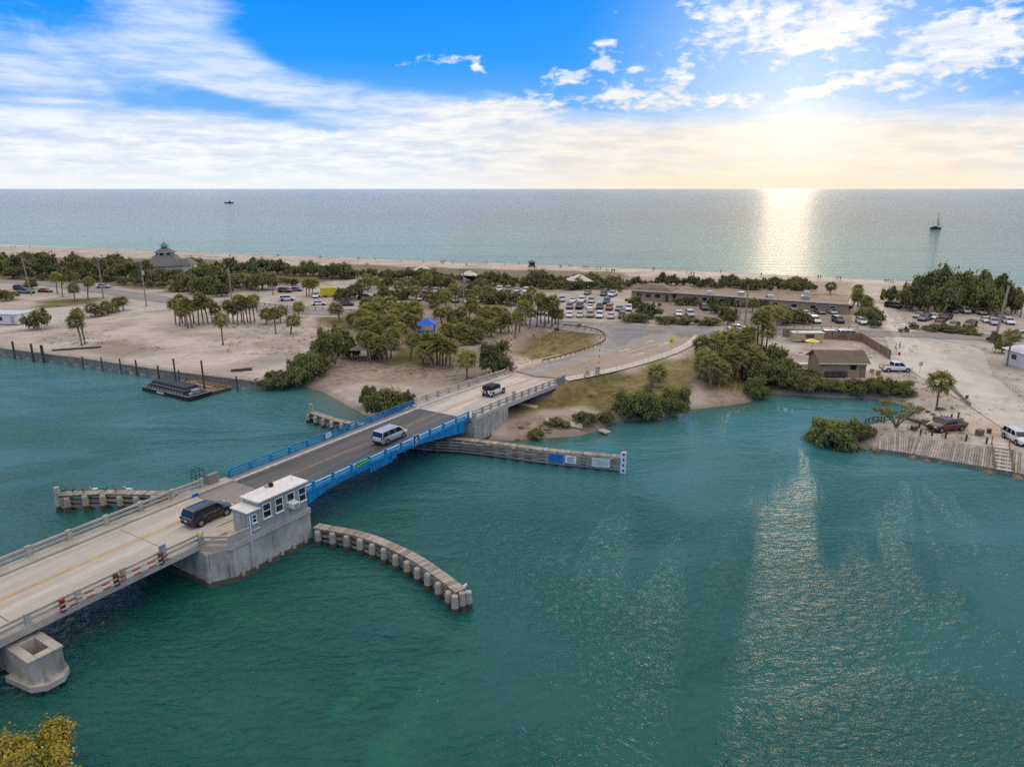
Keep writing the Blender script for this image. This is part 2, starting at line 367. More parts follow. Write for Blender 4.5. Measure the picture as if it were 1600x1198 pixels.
def seg_dist(X, Y, line):
    best = np.full(X.shape, 1e9)
    for (x0, y0), (x1, y1) in zip(line[:-1], line[1:]):
        dx, dy = x1 - x0, y1 - y0; L = dx * dx + dy * dy + 1e-9
        t = np.clip(((X - x0) * dx + (Y - y0) * dy) / L, 0, 1)
        best = np.minimum(best, np.hypot(X - x0 - t * dx, Y - y0 - t * dy))
    return best
def inside(X, Y, poly):
    r = np.zeros(X.shape, bool); n = len(poly)
    for i in range(n):
        x0, y0 = poly[i]; x1, y1 = poly[(i + 1) % n]
        if y0 == y1: continue
        c = ((y0 > Y) != (y1 > Y)) & (X < (x1 - x0) * (Y - y0) / (y1 - y0) + x0)
        r ^= c
    return r
def vnoise(X, Y, sc, seed):                    # smooth value noise
    g = np.random.default_rng(seed).random((256, 256)); x = X / sc; y = Y / sc
    xi = np.floor(x).astype(int); yi = np.floor(y).astype(int); fx = x - xi; fy = y - yi
    fx = fx * fx * (3 - 2 * fx); fy = fy * fy * (3 - 2 * fy)
    a = g[xi % 256, yi % 256]; b = g[(xi + 1) % 256, yi % 256]; c = g[xi % 256, (yi + 1) % 256]; d = g[(xi + 1) % 256, (yi + 1) % 256]
    return (a * (1 - fx) + b * fx) * (1 - fy) + (c * (1 - fx) + d * fx) * fy
def fbm(X, Y, sc, seed, n=4): return sum(vnoise(X, Y, sc / 2 ** k, seed + k) * 0.5 ** k for k in range(n)) / sum(0.5 ** k for k in range(n))
SEAWALL = [(-700, 394), (-420, 279), P(0, 555, 0), P(125, 571, 0), P(262, 592, 0), P(399, 609, 0), P(425, 607, 0)]
RETAIN = [P(1335, 690, 0), P(1365, 703, 0), P(1420, 712, 0), P(1500, 727, 0), P(1600, 745, 0), P(1700, 762, 0)]
def terrain_height(X, Y):
    d_in = seg_dist(X, Y, IN_LINE); d_sea = seg_dist(X, Y, SEA_LINE)
    ins = inside(X, Y, LAND)
    wall = seg_dist(X, Y, SEAWALL)
    wdt = np.where(wall < d_in + 0.4, 0.9, np.where(seg_dist(X, Y, RETAIN) < d_in + .4, 5.4, 4.5 + 3.0 * fbm(X, Y, 9, 5)))
    t = np.clip(d_in / wdt, 0, 1)
    h_in = np.where(wall < d_in + 0.4, LZ * np.clip((d_in - 0.9) / .5, 0, 1), LZ * t ** 0.7)
    h_sea = LZ * np.clip(d_sea / 30, 0, 1) ** 0.8
    h = np.minimum(h_in, h_sea) + np.clip(np.minimum(d_in, d_sea) / 6, 0, 1) * (fbm(X, Y, 12, 11) - 0.5) * 0.07
    out = -np.minimum(np.minimum(d_in, d_sea) * 0.35, 2.5)
    h = np.where(ins, h, out)
    # embankment carrying the road down from the bridge
    s = X * BD[0] + Y * BD[1]; c = X * BN[0] + Y * BN[1] - BC
    dz = np.array([deck_z(k) for k in np.arange(60, 220, 1.0)])
    rz = np.interp(s, np.arange(60, 220, 1.0), dz)
    cent = 0.5 + 0.10 * np.clip(s - 118, 0, 60); hw = 7.0 + 0.16 * np.clip(s - 112, 0, 60)
    emb = rz - 0.09 - np.clip(np.abs(c - cent) - hw, 0, 50) * 0.42
    emb = np.where((s > 103.0) & (s < 200), emb, -9)
    # the bank in front of the abutment
    slope = rz - 1.2 - (103.0 - s) * 0.34 - np.clip(np.abs(c - 0.5) - 7.5, 0, 50) * 0.35
    emb = np.maximum(emb, np.where((s <= 103.0) & (s > 88), slope, -9))
    return np.where(ins, np.maximum(h, np.minimum(emb, 4)), h)
xs = np.concatenate([[-1500, -700], np.arange(-260, 161, 2.0), [500, 1200]]); ys = np.concatenate([[-300], np.arange(20, 241, 2.0)])
wx, wy = np.meshgrid(xs, ys)
top = 300 - .39 * wx[-1]; wx = np.vstack([wx, wx[-1:]]); wy = np.vstack([wy, np.maximum(top, 241)[None]])
keep_r = wy.shape[0]
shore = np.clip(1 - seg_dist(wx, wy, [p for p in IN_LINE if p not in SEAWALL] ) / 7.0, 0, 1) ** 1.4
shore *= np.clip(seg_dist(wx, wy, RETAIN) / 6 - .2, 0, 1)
wi = np.arange(wx.size).reshape(wx.shape); wq = np.stack([wi[:-1, :-1], wi[:-1, 1:], wi[1:, 1:], wi[1:, :-1]], -1).reshape(-1, 4)
cen = wx.ravel()[wq].mean(1), wy.ravel()[wq].mean(1)
wme = bpy.data.meshes.new('inlet_water'); wme.from_pydata(np.stack([wx.ravel(), np.minimum(wy.ravel(), 300 - .39 * wx.ravel()), np.zeros(wx.size)], 1).tolist(), [], wq.tolist())
cl_ = [P(x, y, 0) for x, y in IN_PX[12:30]]; calm = np.clip(1.15 - seg_dist(wx, wy, cl_) / 30.0, 0, 1); calm = calm * calm * (3 - 2 * calm)
sb0 = wme.attributes.new('calm', 'FLOAT', 'POINT'); sb0.data.foreach_set('value', calm.ravel().astype(np.float32))
sa = wme.attributes.new('shore', 'FLOAT', 'POINT'); sa.data.foreach_set('value', shore.ravel().astype(np.float32))
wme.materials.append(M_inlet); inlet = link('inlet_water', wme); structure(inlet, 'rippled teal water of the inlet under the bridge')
def px_poly_mask(X, Y, poly, soft, seed=1):    # 0..1 inside an area of the ground, ragged at its edge
    w_ = [P(x, y, LZ) for x, y in poly]
    sd_ = np.where(inside(X, Y, w_), 1, -1) * seg_dist(X, Y, w_ + w_[:1])
    return np.clip((sd_ + (fbm(X, Y, soft * 2.5, seed, 3) - 0.5) * soft * 2.2) / soft + 0.5, 0, 1)
GX0, GX1, GY0, GY1, GS = -440.0, 330.0, 60.0, 560.0, 1.4
nx, ny = int((GX1 - GX0) / GS) + 1, int((GY1 - GY0) / GS) + 1
gx, gy = np.meshgrid(GX0 + np.arange(nx) * GS, GY0 + np.arange(ny) * GS)
gz = terrain_height(gx, gy)
grass = np.zeros_like(gx); dirt = np.zeros_like(gx); dark = np.zeros_like(gx)
for poly in [[(832, 566), (805, 552), (850, 520), (905, 514), (938, 522), (940, 534), (900, 552)],
             [(800, 630), (850, 622), (905, 600), (960, 585), (1010, 575), (1075, 554), (1110, 560), (1085, 600), (1060, 620), (1000, 630), (930, 636), (860, 642), (800, 648)],
             [(60, 472), (145, 466), (150, 474), (70, 484)], [(500, 497), (560, 492), (575, 515), (505, 512)], [(1075, 540), (1190, 530), (1210, 600), (1100, 610)], [(620, 548), (700, 540), (720, 565), (600, 572)]]:
    grass = np.maximum(grass, px_poly_mask(gx, gy, poly, 3.0, 21))
for poly in [[(470, 560), (540, 545), (620, 560), (740, 560), (800, 572), (740, 596), (660, 606), (560, 594), (470, 598)], [(500, 500), (830, 470), (870, 520), (800, 570), (560, 560)],
             [(1085, 560), (1200, 560), (1260, 600), (1190, 620), (1090, 625)], [(130, 535), (200, 528), (260, 545), (190, 560)], [(640, 445), (880, 440), (880, 505), (640, 500)], [(980, 432), (1330, 440), (1330, 480), (980, 470)], [(800, 660), (850, 648), (960, 640), (990, 655), (900, 684), (800, 690)]]:
    dirt = np.maximum(dirt, px_poly_mask(gx, gy, poly, 4.0, 31))
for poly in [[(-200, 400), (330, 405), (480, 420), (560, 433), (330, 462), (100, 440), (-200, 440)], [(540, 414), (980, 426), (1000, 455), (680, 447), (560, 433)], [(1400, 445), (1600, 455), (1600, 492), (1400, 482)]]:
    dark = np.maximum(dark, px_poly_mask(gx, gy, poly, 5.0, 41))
used = gz > -2.4
verts = np.stack([gx.ravel(), gy.ravel(), gz.ravel()], 1)
idx = np.arange(nx * ny).reshape(ny, nx)
quads = np.stack([idx[:-1, :-1], idx[:-1, 1:], idx[1:, 1:], idx[1:, :-1]], -1).reshape(-1, 4)
quads = quads[used.ravel()[quads].any(1)]
me = bpy.data.meshes.new('land'); me.from_pydata(verts.tolist(), [], quads.tolist())
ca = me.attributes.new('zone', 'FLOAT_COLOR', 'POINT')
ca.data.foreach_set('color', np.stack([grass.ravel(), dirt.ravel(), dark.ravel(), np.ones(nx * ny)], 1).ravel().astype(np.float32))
me.polygons.foreach_set('use_smooth', [True] * len(me.polygons))
def land_material():
    m = bpy.data.materials.new('sandy_land'); m.use_nodes = True; N = NT(m.node_tree); b = m.node_tree.nodes['Principled BSDF']
    pos = N.add('ShaderNodeNewGeometry').outputs['Position']
    at = N.add('ShaderNodeAttribute', attribute_name='zone'); sp = N.add('ShaderNodeSeparateColor'); N.l.new(at.outputs['Color'], sp.inputs[0])
    n1 = N.noise(pos, 0.09, 8, 0.66, 0.5); n2 = N.noise(pos, 0.6, 6, 0.65); n3 = N.noise(pos, 3.0, 4, 0.7)
    sand = N.mix(N.smooth(n1, 0.35, 0.65), (0.36, 0.305, 0.26), (0.56, 0.495, 0.43))
    sand = N.mix(N.smooth(n2, 0.45, 0.75, 0, 0.5), sand, (0.30, 0.235, 0.19))
    tr = N.noise(N.mapping(pos, rot=(0, 0, 0.35), scale=(0.10, 1.5, 1)), 0.7, 6, 0.65, 2.2)     # old wheel ruts and scrapes
    sand = N.mix(N.smooth(tr, 0.54, 0.66, 0, 0.6), sand, (0.27, 0.215, 0.175))
    grs = N.mix(N.smooth(n2, 0.3, 0.7), (0.10, 0.085, 0.028), (0.20, 0.165, 0.062))
    grs = N.mix(N.smooth(n1, 0.5, 0.7, 0, 0.6), grs, (0.32, 0.245, 0.14))
    drt = N.mix(N.smooth(n2, 0.3, 0.7), (0.20, 0.15, 0.11), (0.38, 0.30, 0.24))
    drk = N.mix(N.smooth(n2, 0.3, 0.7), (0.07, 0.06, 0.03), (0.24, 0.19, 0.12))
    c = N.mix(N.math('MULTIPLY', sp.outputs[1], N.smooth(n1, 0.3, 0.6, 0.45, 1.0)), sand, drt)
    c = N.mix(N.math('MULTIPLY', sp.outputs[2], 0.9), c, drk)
    c = N.mix(sp.outputs[0], c, grs)
    zz = N.add('ShaderNodeSeparateXYZ'); N.put(zz.inputs[0], pos)
    wet = N.smooth(zz.outputs[2], 0.55, 0.1)
    c = N.mix(N.math('MULTIPLY', wet, 0.55), c, (0.20, 0.165, 0.12))
    c = N.mix(N.smooth(n3, 0.5, 0.8, 0, 0.3), c, (0.16, 0.13, 0.10))
    N.l.new(c, b.inputs['Base Color']); b.inputs['Roughness'].default_value = 0.95; b.inputs['Specular IOR Level'].default_value = 0.15
    bn = N.add('ShaderNodeBump'); bn.inputs['Strength'].default_value = 0.55; bn.inputs['Distance'].default_value = 0.35
    N.put(bn.inputs['Height'], N.math('ADD', N.math('MULTIPLY', n2, 0.8), N.math('MULTIPLY', n3, 0.25))); N.l.new(bn.outputs[0], b.inputs['Normal'])
    return m
me.materials.append(land_material())
land = link('land', me); structure(land, 'sandy barrier island with beach, bare lots and rough grass')
def gh(x, y): return float(terrain_height(np.array([[x]], float), np.array([[y]], float))[0, 0])
_hgrid = gz
def ground(x, y):                              # quick look-up of the land's height
    fx = (x - GX0) / GS; fy = (y - GY0) / GS; i = int(min(max(fx, 0), nx - 2)); j = int(min(max(fy, 0), ny - 2)); a = fx - i; b = fy - j
    return float((_hgrid[j, i] * (1 - a) + _hgrid[j, i + 1] * a) * (1 - b) + (_hgrid[j + 1, i] * (1 - a) + _hgrid[j + 1, i + 1] * a) * b)
def G(px, py):                                 # point of the land under a place in the photograph
    z = LZ
    for _ in range(6):
        q = P(px, py, z); z = max(ground(*q), 0.0)
    return (q[0], q[1], ground(*q))

# ------------------------------------------------------------------ roads
M_asph = principled('asphalt', (0.27, 0.26, 0.26), 0.9, 0.16, 0.25, 0.01, 30, spec=0.25)
M_asph_old = principled('worn_brown_asphalt', (0.29, 0.245, 0.195), 0.9, 0.14, 0.25, 0.01, 30, spec=0.25)
M_conc = principled('road_concrete', (0.50, 0.46, 0.41), 0.85, 0.13, 0.3, 0.008, 25, spec=0.3)
M_lot = principled('shell_lot', (0.44, 0.39, 0.335), 0.95, 0.15, 0.2, 0.02, 12, spec=0.15)
M_white = principled('white_road_paint', (0.58, 0.56, 0.52), 0.8, 0.25, 3.0)
M_yellow = principled('yellow_road_paint', (0.55, 0.33, 0.08), 0.7, 0.2, 1.2)
def resample(pts, n):
    pts = [np.array(p, float) for p in pts]; L = [0.0]
    for a, b in zip(pts[:-1], pts[1:]): L.append(L[-1] + np.linalg.norm(b - a))
    out = []
    for t in np.linspace(0, L[-1], n):
        k = min(max(np.searchsorted(L, t) - 1, 0), len(pts) - 2); f = (t - L[k]) / max(L[k + 1] - L[k], 1e-9); out.append(pts[k] * (1 - f) + pts[k + 1] * f)
    return out
def smooth_line(pts, n):                       # Catmull-Rom
    pts = [np.array(p, float) for p in pts]; pts = [2 * pts[0] - pts[1]] + pts + [2 * pts[-1] - pts[-2]]; out = []
    for k in range(1, len(pts) - 2):
        p0, p1, p2, p3 = pts[k - 1:k + 3]
        for t in np.linspace(0, 1, 9)[:-1]:
            out.append(0.5 * (2 * p1 + (p2 - p0) * t + (2 * p0 - 5 * p1 + 4 * p2 - p3) * t * t + (3 * p1 - p0 - 3 * p2 + p3) * t ** 3))
    out.append(pts[-2]); return resample(out, n)
def strip(name, left, right, mat, n=24, dz=0.0, kind=True, zf=None, parent=None):    # a sheet between two edges
    a = smooth_line(left, n) if len(left) > 2 else resample(left, n); b = smooth_line(right, n) if len(right) > 2 else resample(right, n)
    vs = [(p[0], p[1], (zf(p[0], p[1]) if zf else p[2]) + dz) for p in a] + [(p[0], p[1], (zf(p[0], p[1]) if zf else p[2]) + dz) for p in b]
    o = MB().raw(vs, [(i, n + i, n + i + 1, i + 1) for i in range(n - 1)]).build(name, mat, parent)
    if kind: structure(o)
    return o
def ribbon(pts, wdt):                          # edges of a road of even width round a centre line
    c = smooth_line(pts, max(12, 6 * len(pts))); L, R = [], []
    for k, p in enumerate(c):
        d = c[min(k + 1, len(c) - 1)] - c[max(k - 1, 0)]; d = d[:2] / np.linalg.norm(d[:2]); nn = np.array([-d[1], d[0]])
        L.append((p[0] + nn[0] * wdt / 2, p[1] + nn[1] * wdt / 2, p[2])); R.append((p[0] - nn[0] * wdt / 2, p[1] - nn[1] * wdt / 2, p[2]))
    return L, R
RZ = LZ + 0.075
def g3(px, py, z=RZ): q = P(px, py, LZ); return (q[0], q[1], z)
beach_road_pts = [g3(x, y) for x, y in [(-160, 428), (0, 439), (90, 445), (180, 457), (270, 470), (380, 479), (480, 487), (620, 492), (760, 499), (880, 506), (1000, 513), (1120, 516), (1230, 518), (1330, 520), (1450, 524), (1600, 529), (1760, 536)]]
L, R = ribbon(beach_road_pts, 8.4); road = strip('beach_road', L, R, M_asph, 150, 0.0)
road['label'] = 'grey two-lane beach road running behind the car parks'
apron = strip('junction_apron', [g3(x, y, RZ + 0.006) for x, y in [(838, 508), (950, 509), (1100, 515), (1140, 517)]], [g3(x, y, RZ + 0.006) for x, y in [(868, 515), (946, 524), (1040, 531), (1100, 524)]], M_asph, 24)
def pr(px, py, dz=0.03): q = PR(px, py); return (q[0], q[1], max(q[2], LZ + 0.06) + dz)
jl = [(806, 580), (845, 569), (890, 558), (930, 545), (950, 532), (946, 522), (925, 515)]
jm = [(836, 588), (870, 577), (915, 562), (960, 549), (1010, 536), (1050, 526), (1078, 521)]
jr = [(880, 591), (925, 582), (965, 573), (1005, 562), (1045, 549), (1070, 537), (1086, 524)]
app1 = strip('approach_road', [pr(*p) for p in jl], [pr(*p) for p in jm], M_asph, 30); app1['label'] = 'grey approach road curving from the bridge to the beach road'
app2 = strip('approach_turn_lanes', [pr(*p, dz=0.034) for p in jm], [pr(*p, dz=0.034) for p in jr], M_asph_old, 30); app2['label'] = 'brown worn turn lanes on the bridge approach'
walk = strip('approach_sidewalk', [pr(*p, dz=0.12) for p in jr], [pr(p[0] + 8, p[1] + 5, 0.12) for p in jr], M_conc, 30)
for k, (a, b) in enumerate([((968, 555), (1052, 531)), ((868, 580), (955, 553)), ((930, 543), (958, 549))]):
    q0, q1 = np.array(pr(*a, dz=0.05)), np.array(pr(*b, dz=0.05)); d = (q1 - q0)[:2]; d /= np.linalg.norm(d); nn = np.array([-d[1], d[0], 0]) * 0.12
    strip('lane_line', [q0 + nn, q1 + nn], [q0 - nn, q1 - nn], M_white if k != 1 else M_yellow, 12)
def arrow(px, py, px2, py2):
    q0, q1 = np.array(pr(px, py, 0.05)), np.array(pr(px2, py2, 0.05)); d = q1 - q0; nn = np.array([-d[1], d[0], 0]); nn /= np.linalg.norm(nn)
    a = q0 + d * 0.6; v = [q0 + nn * .14, q0 - nn * .14, a - nn * .14, a - nn * .5, q1, a + nn * .5, a + nn * .14]
    structure(MB().raw(v, [(0, 1, 2, 6), (3, 4, 5)]).build('lane_arrow', M_white))
for a in [(966, 550, 985, 545), (988, 556, 1008, 551), (1008, 536, 1022, 532), (1030, 540, 1046, 535)]: arrow(*a)
# centre line of the beach road
L2, R2 = ribbon([(p[0], p[1], p[2] + .01) for p in beach_road_pts], 0.35); strip('centre_line', L2, R2, M_yellow, 150)
# pale street on the far side of the creek mouth
street = strip('pale_street', [g3(x, y, LZ + .066) for x, y in [(1372, 480), (1378, 510), (1385, 535), (1400, 560), (1440, 590), (1500, 625), (1560, 665), (1620, 700)]], [g3(x, y, LZ + .066) for x, y in [(1398, 480), (1418, 508), (1460, 530), (1530, 545), (1548, 578), (1585, 615), (1640, 645), (1700, 670)]], M_conc, 40)
street['label'] = 'pale sandy concrete street running down to the water'
# car parks
for nm, pts in [('middle', [(868, 448), (1000, 455), (1000, 472), (870, 465)]), ]:
    pass
def sheet(name, px, mat, z):
    v = [g3(x, y, z) for x, y in px]; o = MB().raw(v, [tuple(reversed(range(len(v))))]).build(name, mat); return structure(o)
sheet('car_park', [(800, 455), (985, 462), (995, 478), (985, 503), (900, 505), (800, 500)], M_lot, LZ + .05)['label'] = 'shell car park full of rows of cars'
sheet('car_park', [(405, 440), (620, 448), (640, 455), (640, 483), (480, 484), (405, 474)], M_lot, LZ + .05)['label'] = 'shell car park with the yellow truck'
sheet('car_park', [(1030, 468), (1330, 478), (1330, 511), (1180, 509), (1020, 500)], M_asph_old, LZ + .05)['label'] = 'worn car park before the long low building'
sheet('car_park', [(1408, 478), (1600, 490), (1600, 518), (1440, 516), (1400, 500)], M_lot, LZ + .05)['label'] = 'shell car park under the dark pines'
sheet('car_park', [(-100, 436), (60, 447), (110, 463), (60, 470), (-100, 462)], M_lot, LZ + .05)['label'] = 'roadside parking beside the beach road'
sheet('side_lane', [(-60, 492), (100, 480), (270, 478), (262, 484), (150, 494), (60, 512), (-60, 530)], M_conc, LZ + .05)['label'] = 'pale lane beside the white trailer'

# ------------------------------------------------------------------ the bascule bridge
M_deckc = principled('deck_concrete', (0.52, 0.49, 0.455), 0.85, 0.16, 0.35, 0.008, 22, spec=0.3)
def deck_material(name, col):
    m = bpy.data.materials.new(name); m.use_nodes = True; N = NT(m.node_tree); b = m.node_tree.nodes['Principled BSDF']
    pos = N.add('ShaderNodeTexCoord').outputs['Object']
    lane = N.noise(N.mapping(pos, scale=(1.0, .05, 1)), .9, 5, .6)                  # tyre-darkened tracks running along the deck
    n = N.noise(pos, .5, 7, .65); sp_ = N.noise(pos, 7, 4, .6)
    c = N.mix(N.smooth(lane, .38, .62, 0, .7), col, tuple(k * .66 for k in col)); c = N.mix(N.smooth(n, .4, .68, 0, .55), c, tuple(k * .74 for k in col)); c = N.mix(N.smooth(sp_, .55, .8, 0, .4), c, tuple(k * .55 for k in col))
    N.l.new(c, b.inputs['Base Color']); b.inputs['Roughness'].default_value = .88; b.inputs['Specular IOR Level'].default_value = .25
    MATS[name] = m; return m
M_deckc = deck_material('deck_concrete_tracked', (0.54, 0.50, 0.46))
M_yell2 = principled('worn_yellow_on_steel', (0.26, 0.19, 0.075), .7, .3, 1.2)
M_deckd = principled('deck_concrete_dark', (0.25, 0.235, 0.225), 0.85, 0.10, 0.5, 0.008, 22, spec=0.3)
M_cast = principled('cast_concrete', (0.44, 0.405, 0.35), 0.9, 0.16, 0.6, 0.02, 8, spec=0.25)
M_pier = principled('stained_concrete', (0.44, 0.41, 0.36), 0.92, 0.22, 0.45, 0.03, 6, spec=0.2, dirt=(0.07, 0.06, 0.045))
M_wetc = principled('waterline_concrete', (0.11, 0.10, 0.07), 0.8, 0.3, 0.8, 0.04, 6)
M_kerb = principled('kerb_paint', (0.62, 0.61, 0.60), 0.8, 0.2, 1.5)
M_blue = principled('blue_steel_paint', (0.006, 0.23, 0.50), 0.55, 0.2, 1.2, spec=0.4, dirt=(0.02, 0.10, 0.20))
M_rust = principled('rusty_steel', (0.12, 0.055, 0.03), 0.8, 0.3, 2.0)
M_dark = principled('dark_gap', (0.02, 0.02, 0.02), 0.9)
M_galv = principled('galvanised_steel', (0.42, 0.43, 0.44), 0.5, 0.1, 3.0, metal=0.5)
M_signw = principled('white_sign_sheet', (0.78, 0.78, 0.80), 0.5, 0.05, 4.0)
M_signb = principled('blue_sign_sheet', (0.01, 0.13, 0.50), 0.45)
M_signn = principled('navy_sign_sheet', (0.006, 0.035, 0.22), 0.45)
M_signg = principled('green_sign_sheet', (0.01, 0.30, 0.12), 0.45)
M_signp = principled('pale_sign_sheet', (0.55, 0.62, 0.66), 0.5, 0.05, 4.0)
M_red = principled('red_stripe_paint', (0.30, 0.03, 0.03), 0.6, 0.3, 3.0)
M_yel = principled('yellow_paint', (0.75, 0.62, 0.02), 0.5)
def grate_material():
    m = bpy.data.materials.new('steel_grating'); m.use_nodes = True; N = NT(m.node_tree); b = m.node_tree.nodes['Principled BSDF']
    pos = N.add('ShaderNodeTexCoord').outputs['Object']
    wv = N.add('ShaderNodeTexWave', wave_type='BANDS', bands_direction='Y'); N.put(wv.inputs['Vector'], pos); wv.inputs['Scale'].default_value = 1.3
    wx = N.add('ShaderNodeTexWave', wave_type='BANDS', bands_direction='X'); N.put(wx.inputs['Vector'], pos); wx.inputs['Scale'].default_value = 1.1
    n = N.noise(N.mapping(pos, scale=(1.0, 0.06, 1)), 1.2, 5, 0.6)                         # wheel tracks along the deck
    c = N.mix(N.smooth(n, 0.35, 0.65), (0.075, 0.072, 0.068), (0.15, 0.14, 0.125))
    c = N.mix(N.math('MULTIPLY', wv.outputs['Fac'], 0.55), c, (0.045, 0.045, 0.045))
    c = N.mix(N.math('MULTIPLY', wx.outputs['Fac'], 0.3), c, (0.05, 0.05, 0.05))
    N.l.new(c, b.inputs['Base Color']); b.inputs['Roughness'].default_value = 0.55; b.inputs['Metallic'].default_value = 0.25
    bn = N.add('ShaderNodeBump'); bn.inputs['Strength'].default_value = 0.5; bn.inputs['Distance'].default_value = 0.03; N.put(bn.inputs['Height'], wv.outputs['Fac']); N.l.new(bn.outputs[0], b.inputs['Normal'])
    return m
M_grate = grate_material()
BL0, BL1 = 46.4, 79.0
KL, KR, RL, RRc, RRb = -4.1, 3.9, -5.35, 5.7, 5.3
bridge = at_bridge('bascule_bridge', 'low concrete and blue steel drawbridge carrying the road over the inlet', 'bridge')
def deck_piece(name, s0, s1, x0, x1, up, thick, mat, parent=bridge, n=None):
    n = n or max(1, int((s1 - s0) / 2)); ss = np.linspace(s0, s1, n + 1); m = MB()
    ring = lambda s: [(x0, s, deck_z(s) + up - thick), (x1, s, deck_z(s) + up - thick), (x1, s, deck_z(s) + up), (x0, s, deck_z(s) + up)]
    m.loft([ring(s)[::-1] for s in ss]); return m.build(name, mat, parent)
joints = [-14, 6.0, 20.0, 33.0, 41.6]
for a, b in zip(joints[:-1], joints[1:]):                       # near approach, slab by slab with open joints
    deck_piece('deck_slab', a + .03, b - .03, KL, -0.12, 0, 0.55, M_deckc)
    deck_piece('deck_slab', a + .03, b - .03, -0.11, KR, 0.003, 0.55, M_deckc)
    deck_piece('deck_beam', a + .03, b - .03, KL + .3, KL + 1.0, -0.56, 0.7, M_cast); deck_piece('deck_beam', a + .03, b - .03, KR - 1.0, KR - .3, -0.56, 0.7, M_cast)
deck_piece('counterweight_slab', 41.63, BL0 - .03, KL, KR, 0.002, 0.5, M_deckd)
for a, b in zip([BL1 + .03, 87.0, 96.0], [87.0 - .03, 96.0 - .03, 105.5]):
    deck_piece('deck_slab', a, b, KL, KR, 0.0, 0.55, M_deckc)
deck_piece('sidewalk', -14, BL0 - .02, RL - .25, KL - .02, 0.2, 0.6, M_cast); deck_piece('sidewalk', BL1 + .02, 105.5, RL - .25, KL - .02, 0.2, 0.6, M_deckc)
deck_piece('kerb', -14, 38.0, KR + .01, RRc + .25, 0.2, 0.6, M_cast); deck_piece('kerb', BL1 + .02, 105.5, KR + .01, RRc + .35, 0.2, 0.6, M_deckc)
deck_piece('kerb', BL0, BL1, KL - .02, KL + .22, 0.2, 0.24, M_kerb); deck_piece('kerb', BL0, BL1, KR, KR + .22, 0.2, 0.24, M_kerb)
deck_piece('sidewalk', BL0, BL1, RL - .1, KL - .03, 0.12, 0.15, M_deckd); deck_piece('steel_walkway', BL0, BL1, KR + .23, RRb + .1, 0.10, 0.15, M_blue)
deck_piece('steel_grating', BL0, 62.6, KL + .23, KR - .01, 0.0, 0.25, M_grate); deck_piece('steel_grating', 62.64, BL1, KL + .23, KR - .01, 0.0, 0.25, M_grate)
for x in (-0.30, -0.06):                                        # double yellow line
    for a, b in ((-14, 41.6), (BL0, BL1), (BL1 + .1, 105.4)): deck_piece('yellow_line', a, b, x - .07, x + .07, 0.012 if x < -.2 else .0125, 0.005, M_yell2 if a == BL0 else M_yellow)
for x in (KL + .34, KR - .14):
    for a, b in ((-14, 41.6), (BL1 + .1, 105.4)): deck_piece('edge_line', a, b, x - .06, x + .06, 0.012, 0.005, M_white)
for s in (20, 33, 41.6, BL0, BL1, 87, 96):
    MB().box((0, s, deck_z(s) - .03), (KR - KL - .3, .05, .04)).build('expansion_joint', M_dark, bridge)
# concrete railing: posts and two rails per bay
post_me = MB().box((0, 0, .5), (.30, .42, 1.0)).box((0, 0, 1.02), (.34, .46, .06)).mesh('post', M_cast)
def conc_rail(x, s0, s1, step, parent=bridge):
    ss = np.linspace(s0, s1, int(round((s1 - s0) / step)) + 1)
    for s in ss: link('post', post_me, parent, (x, s, deck_z(s) + .18))
    for a, b in zip(ss[:-1], ss[1:]):
        za, zb = deck_z(a) + .18, deck_z(b) + .18
        for z, h in ((.86, .22), (.42, .20)):
            MB().loft([[(x - .09, y, zz + z - h / 2), (x - .09, y, zz + z + h / 2), (x + .09, y, zz + z + h / 2), (x + .09, y, zz + z - h / 2)] for y, zz in ((a + .2, za), (b - .2, zb))]).build('rail', M_cast, parent)
conc_rail(RL, -13, 43.2, 3.6); conc_rail(RRc, -13, 35.4, 3.6)
conc_rail(RL, BL1 + .8, 105, 2.9); conc_rail(RRc, BL1 + .5, 104.0, 2.25)
MB().box((RL, 44.6, deck_z(44.6) + .7), (.5, 1.3, 1.2)).build('end_block', M_deckd, bridge, bevel=.03)
MB().box((RRc, 105.6, deck_z(105) + .55), (.7, 2.6, 1.5)).build('end_block', M_deckd, bridge, bevel=.04)
MB().box((RRc, 90.4, deck_z(90) + .85), (.42, .5, 1.7)).build('tall_post', M_cast, bridge, bevel=.03)
MB().box((RRc + .05, 31.6, deck_z(31) + .75), (.12, .62, 1.9)).build('grey_panel', M_galv, bridge)
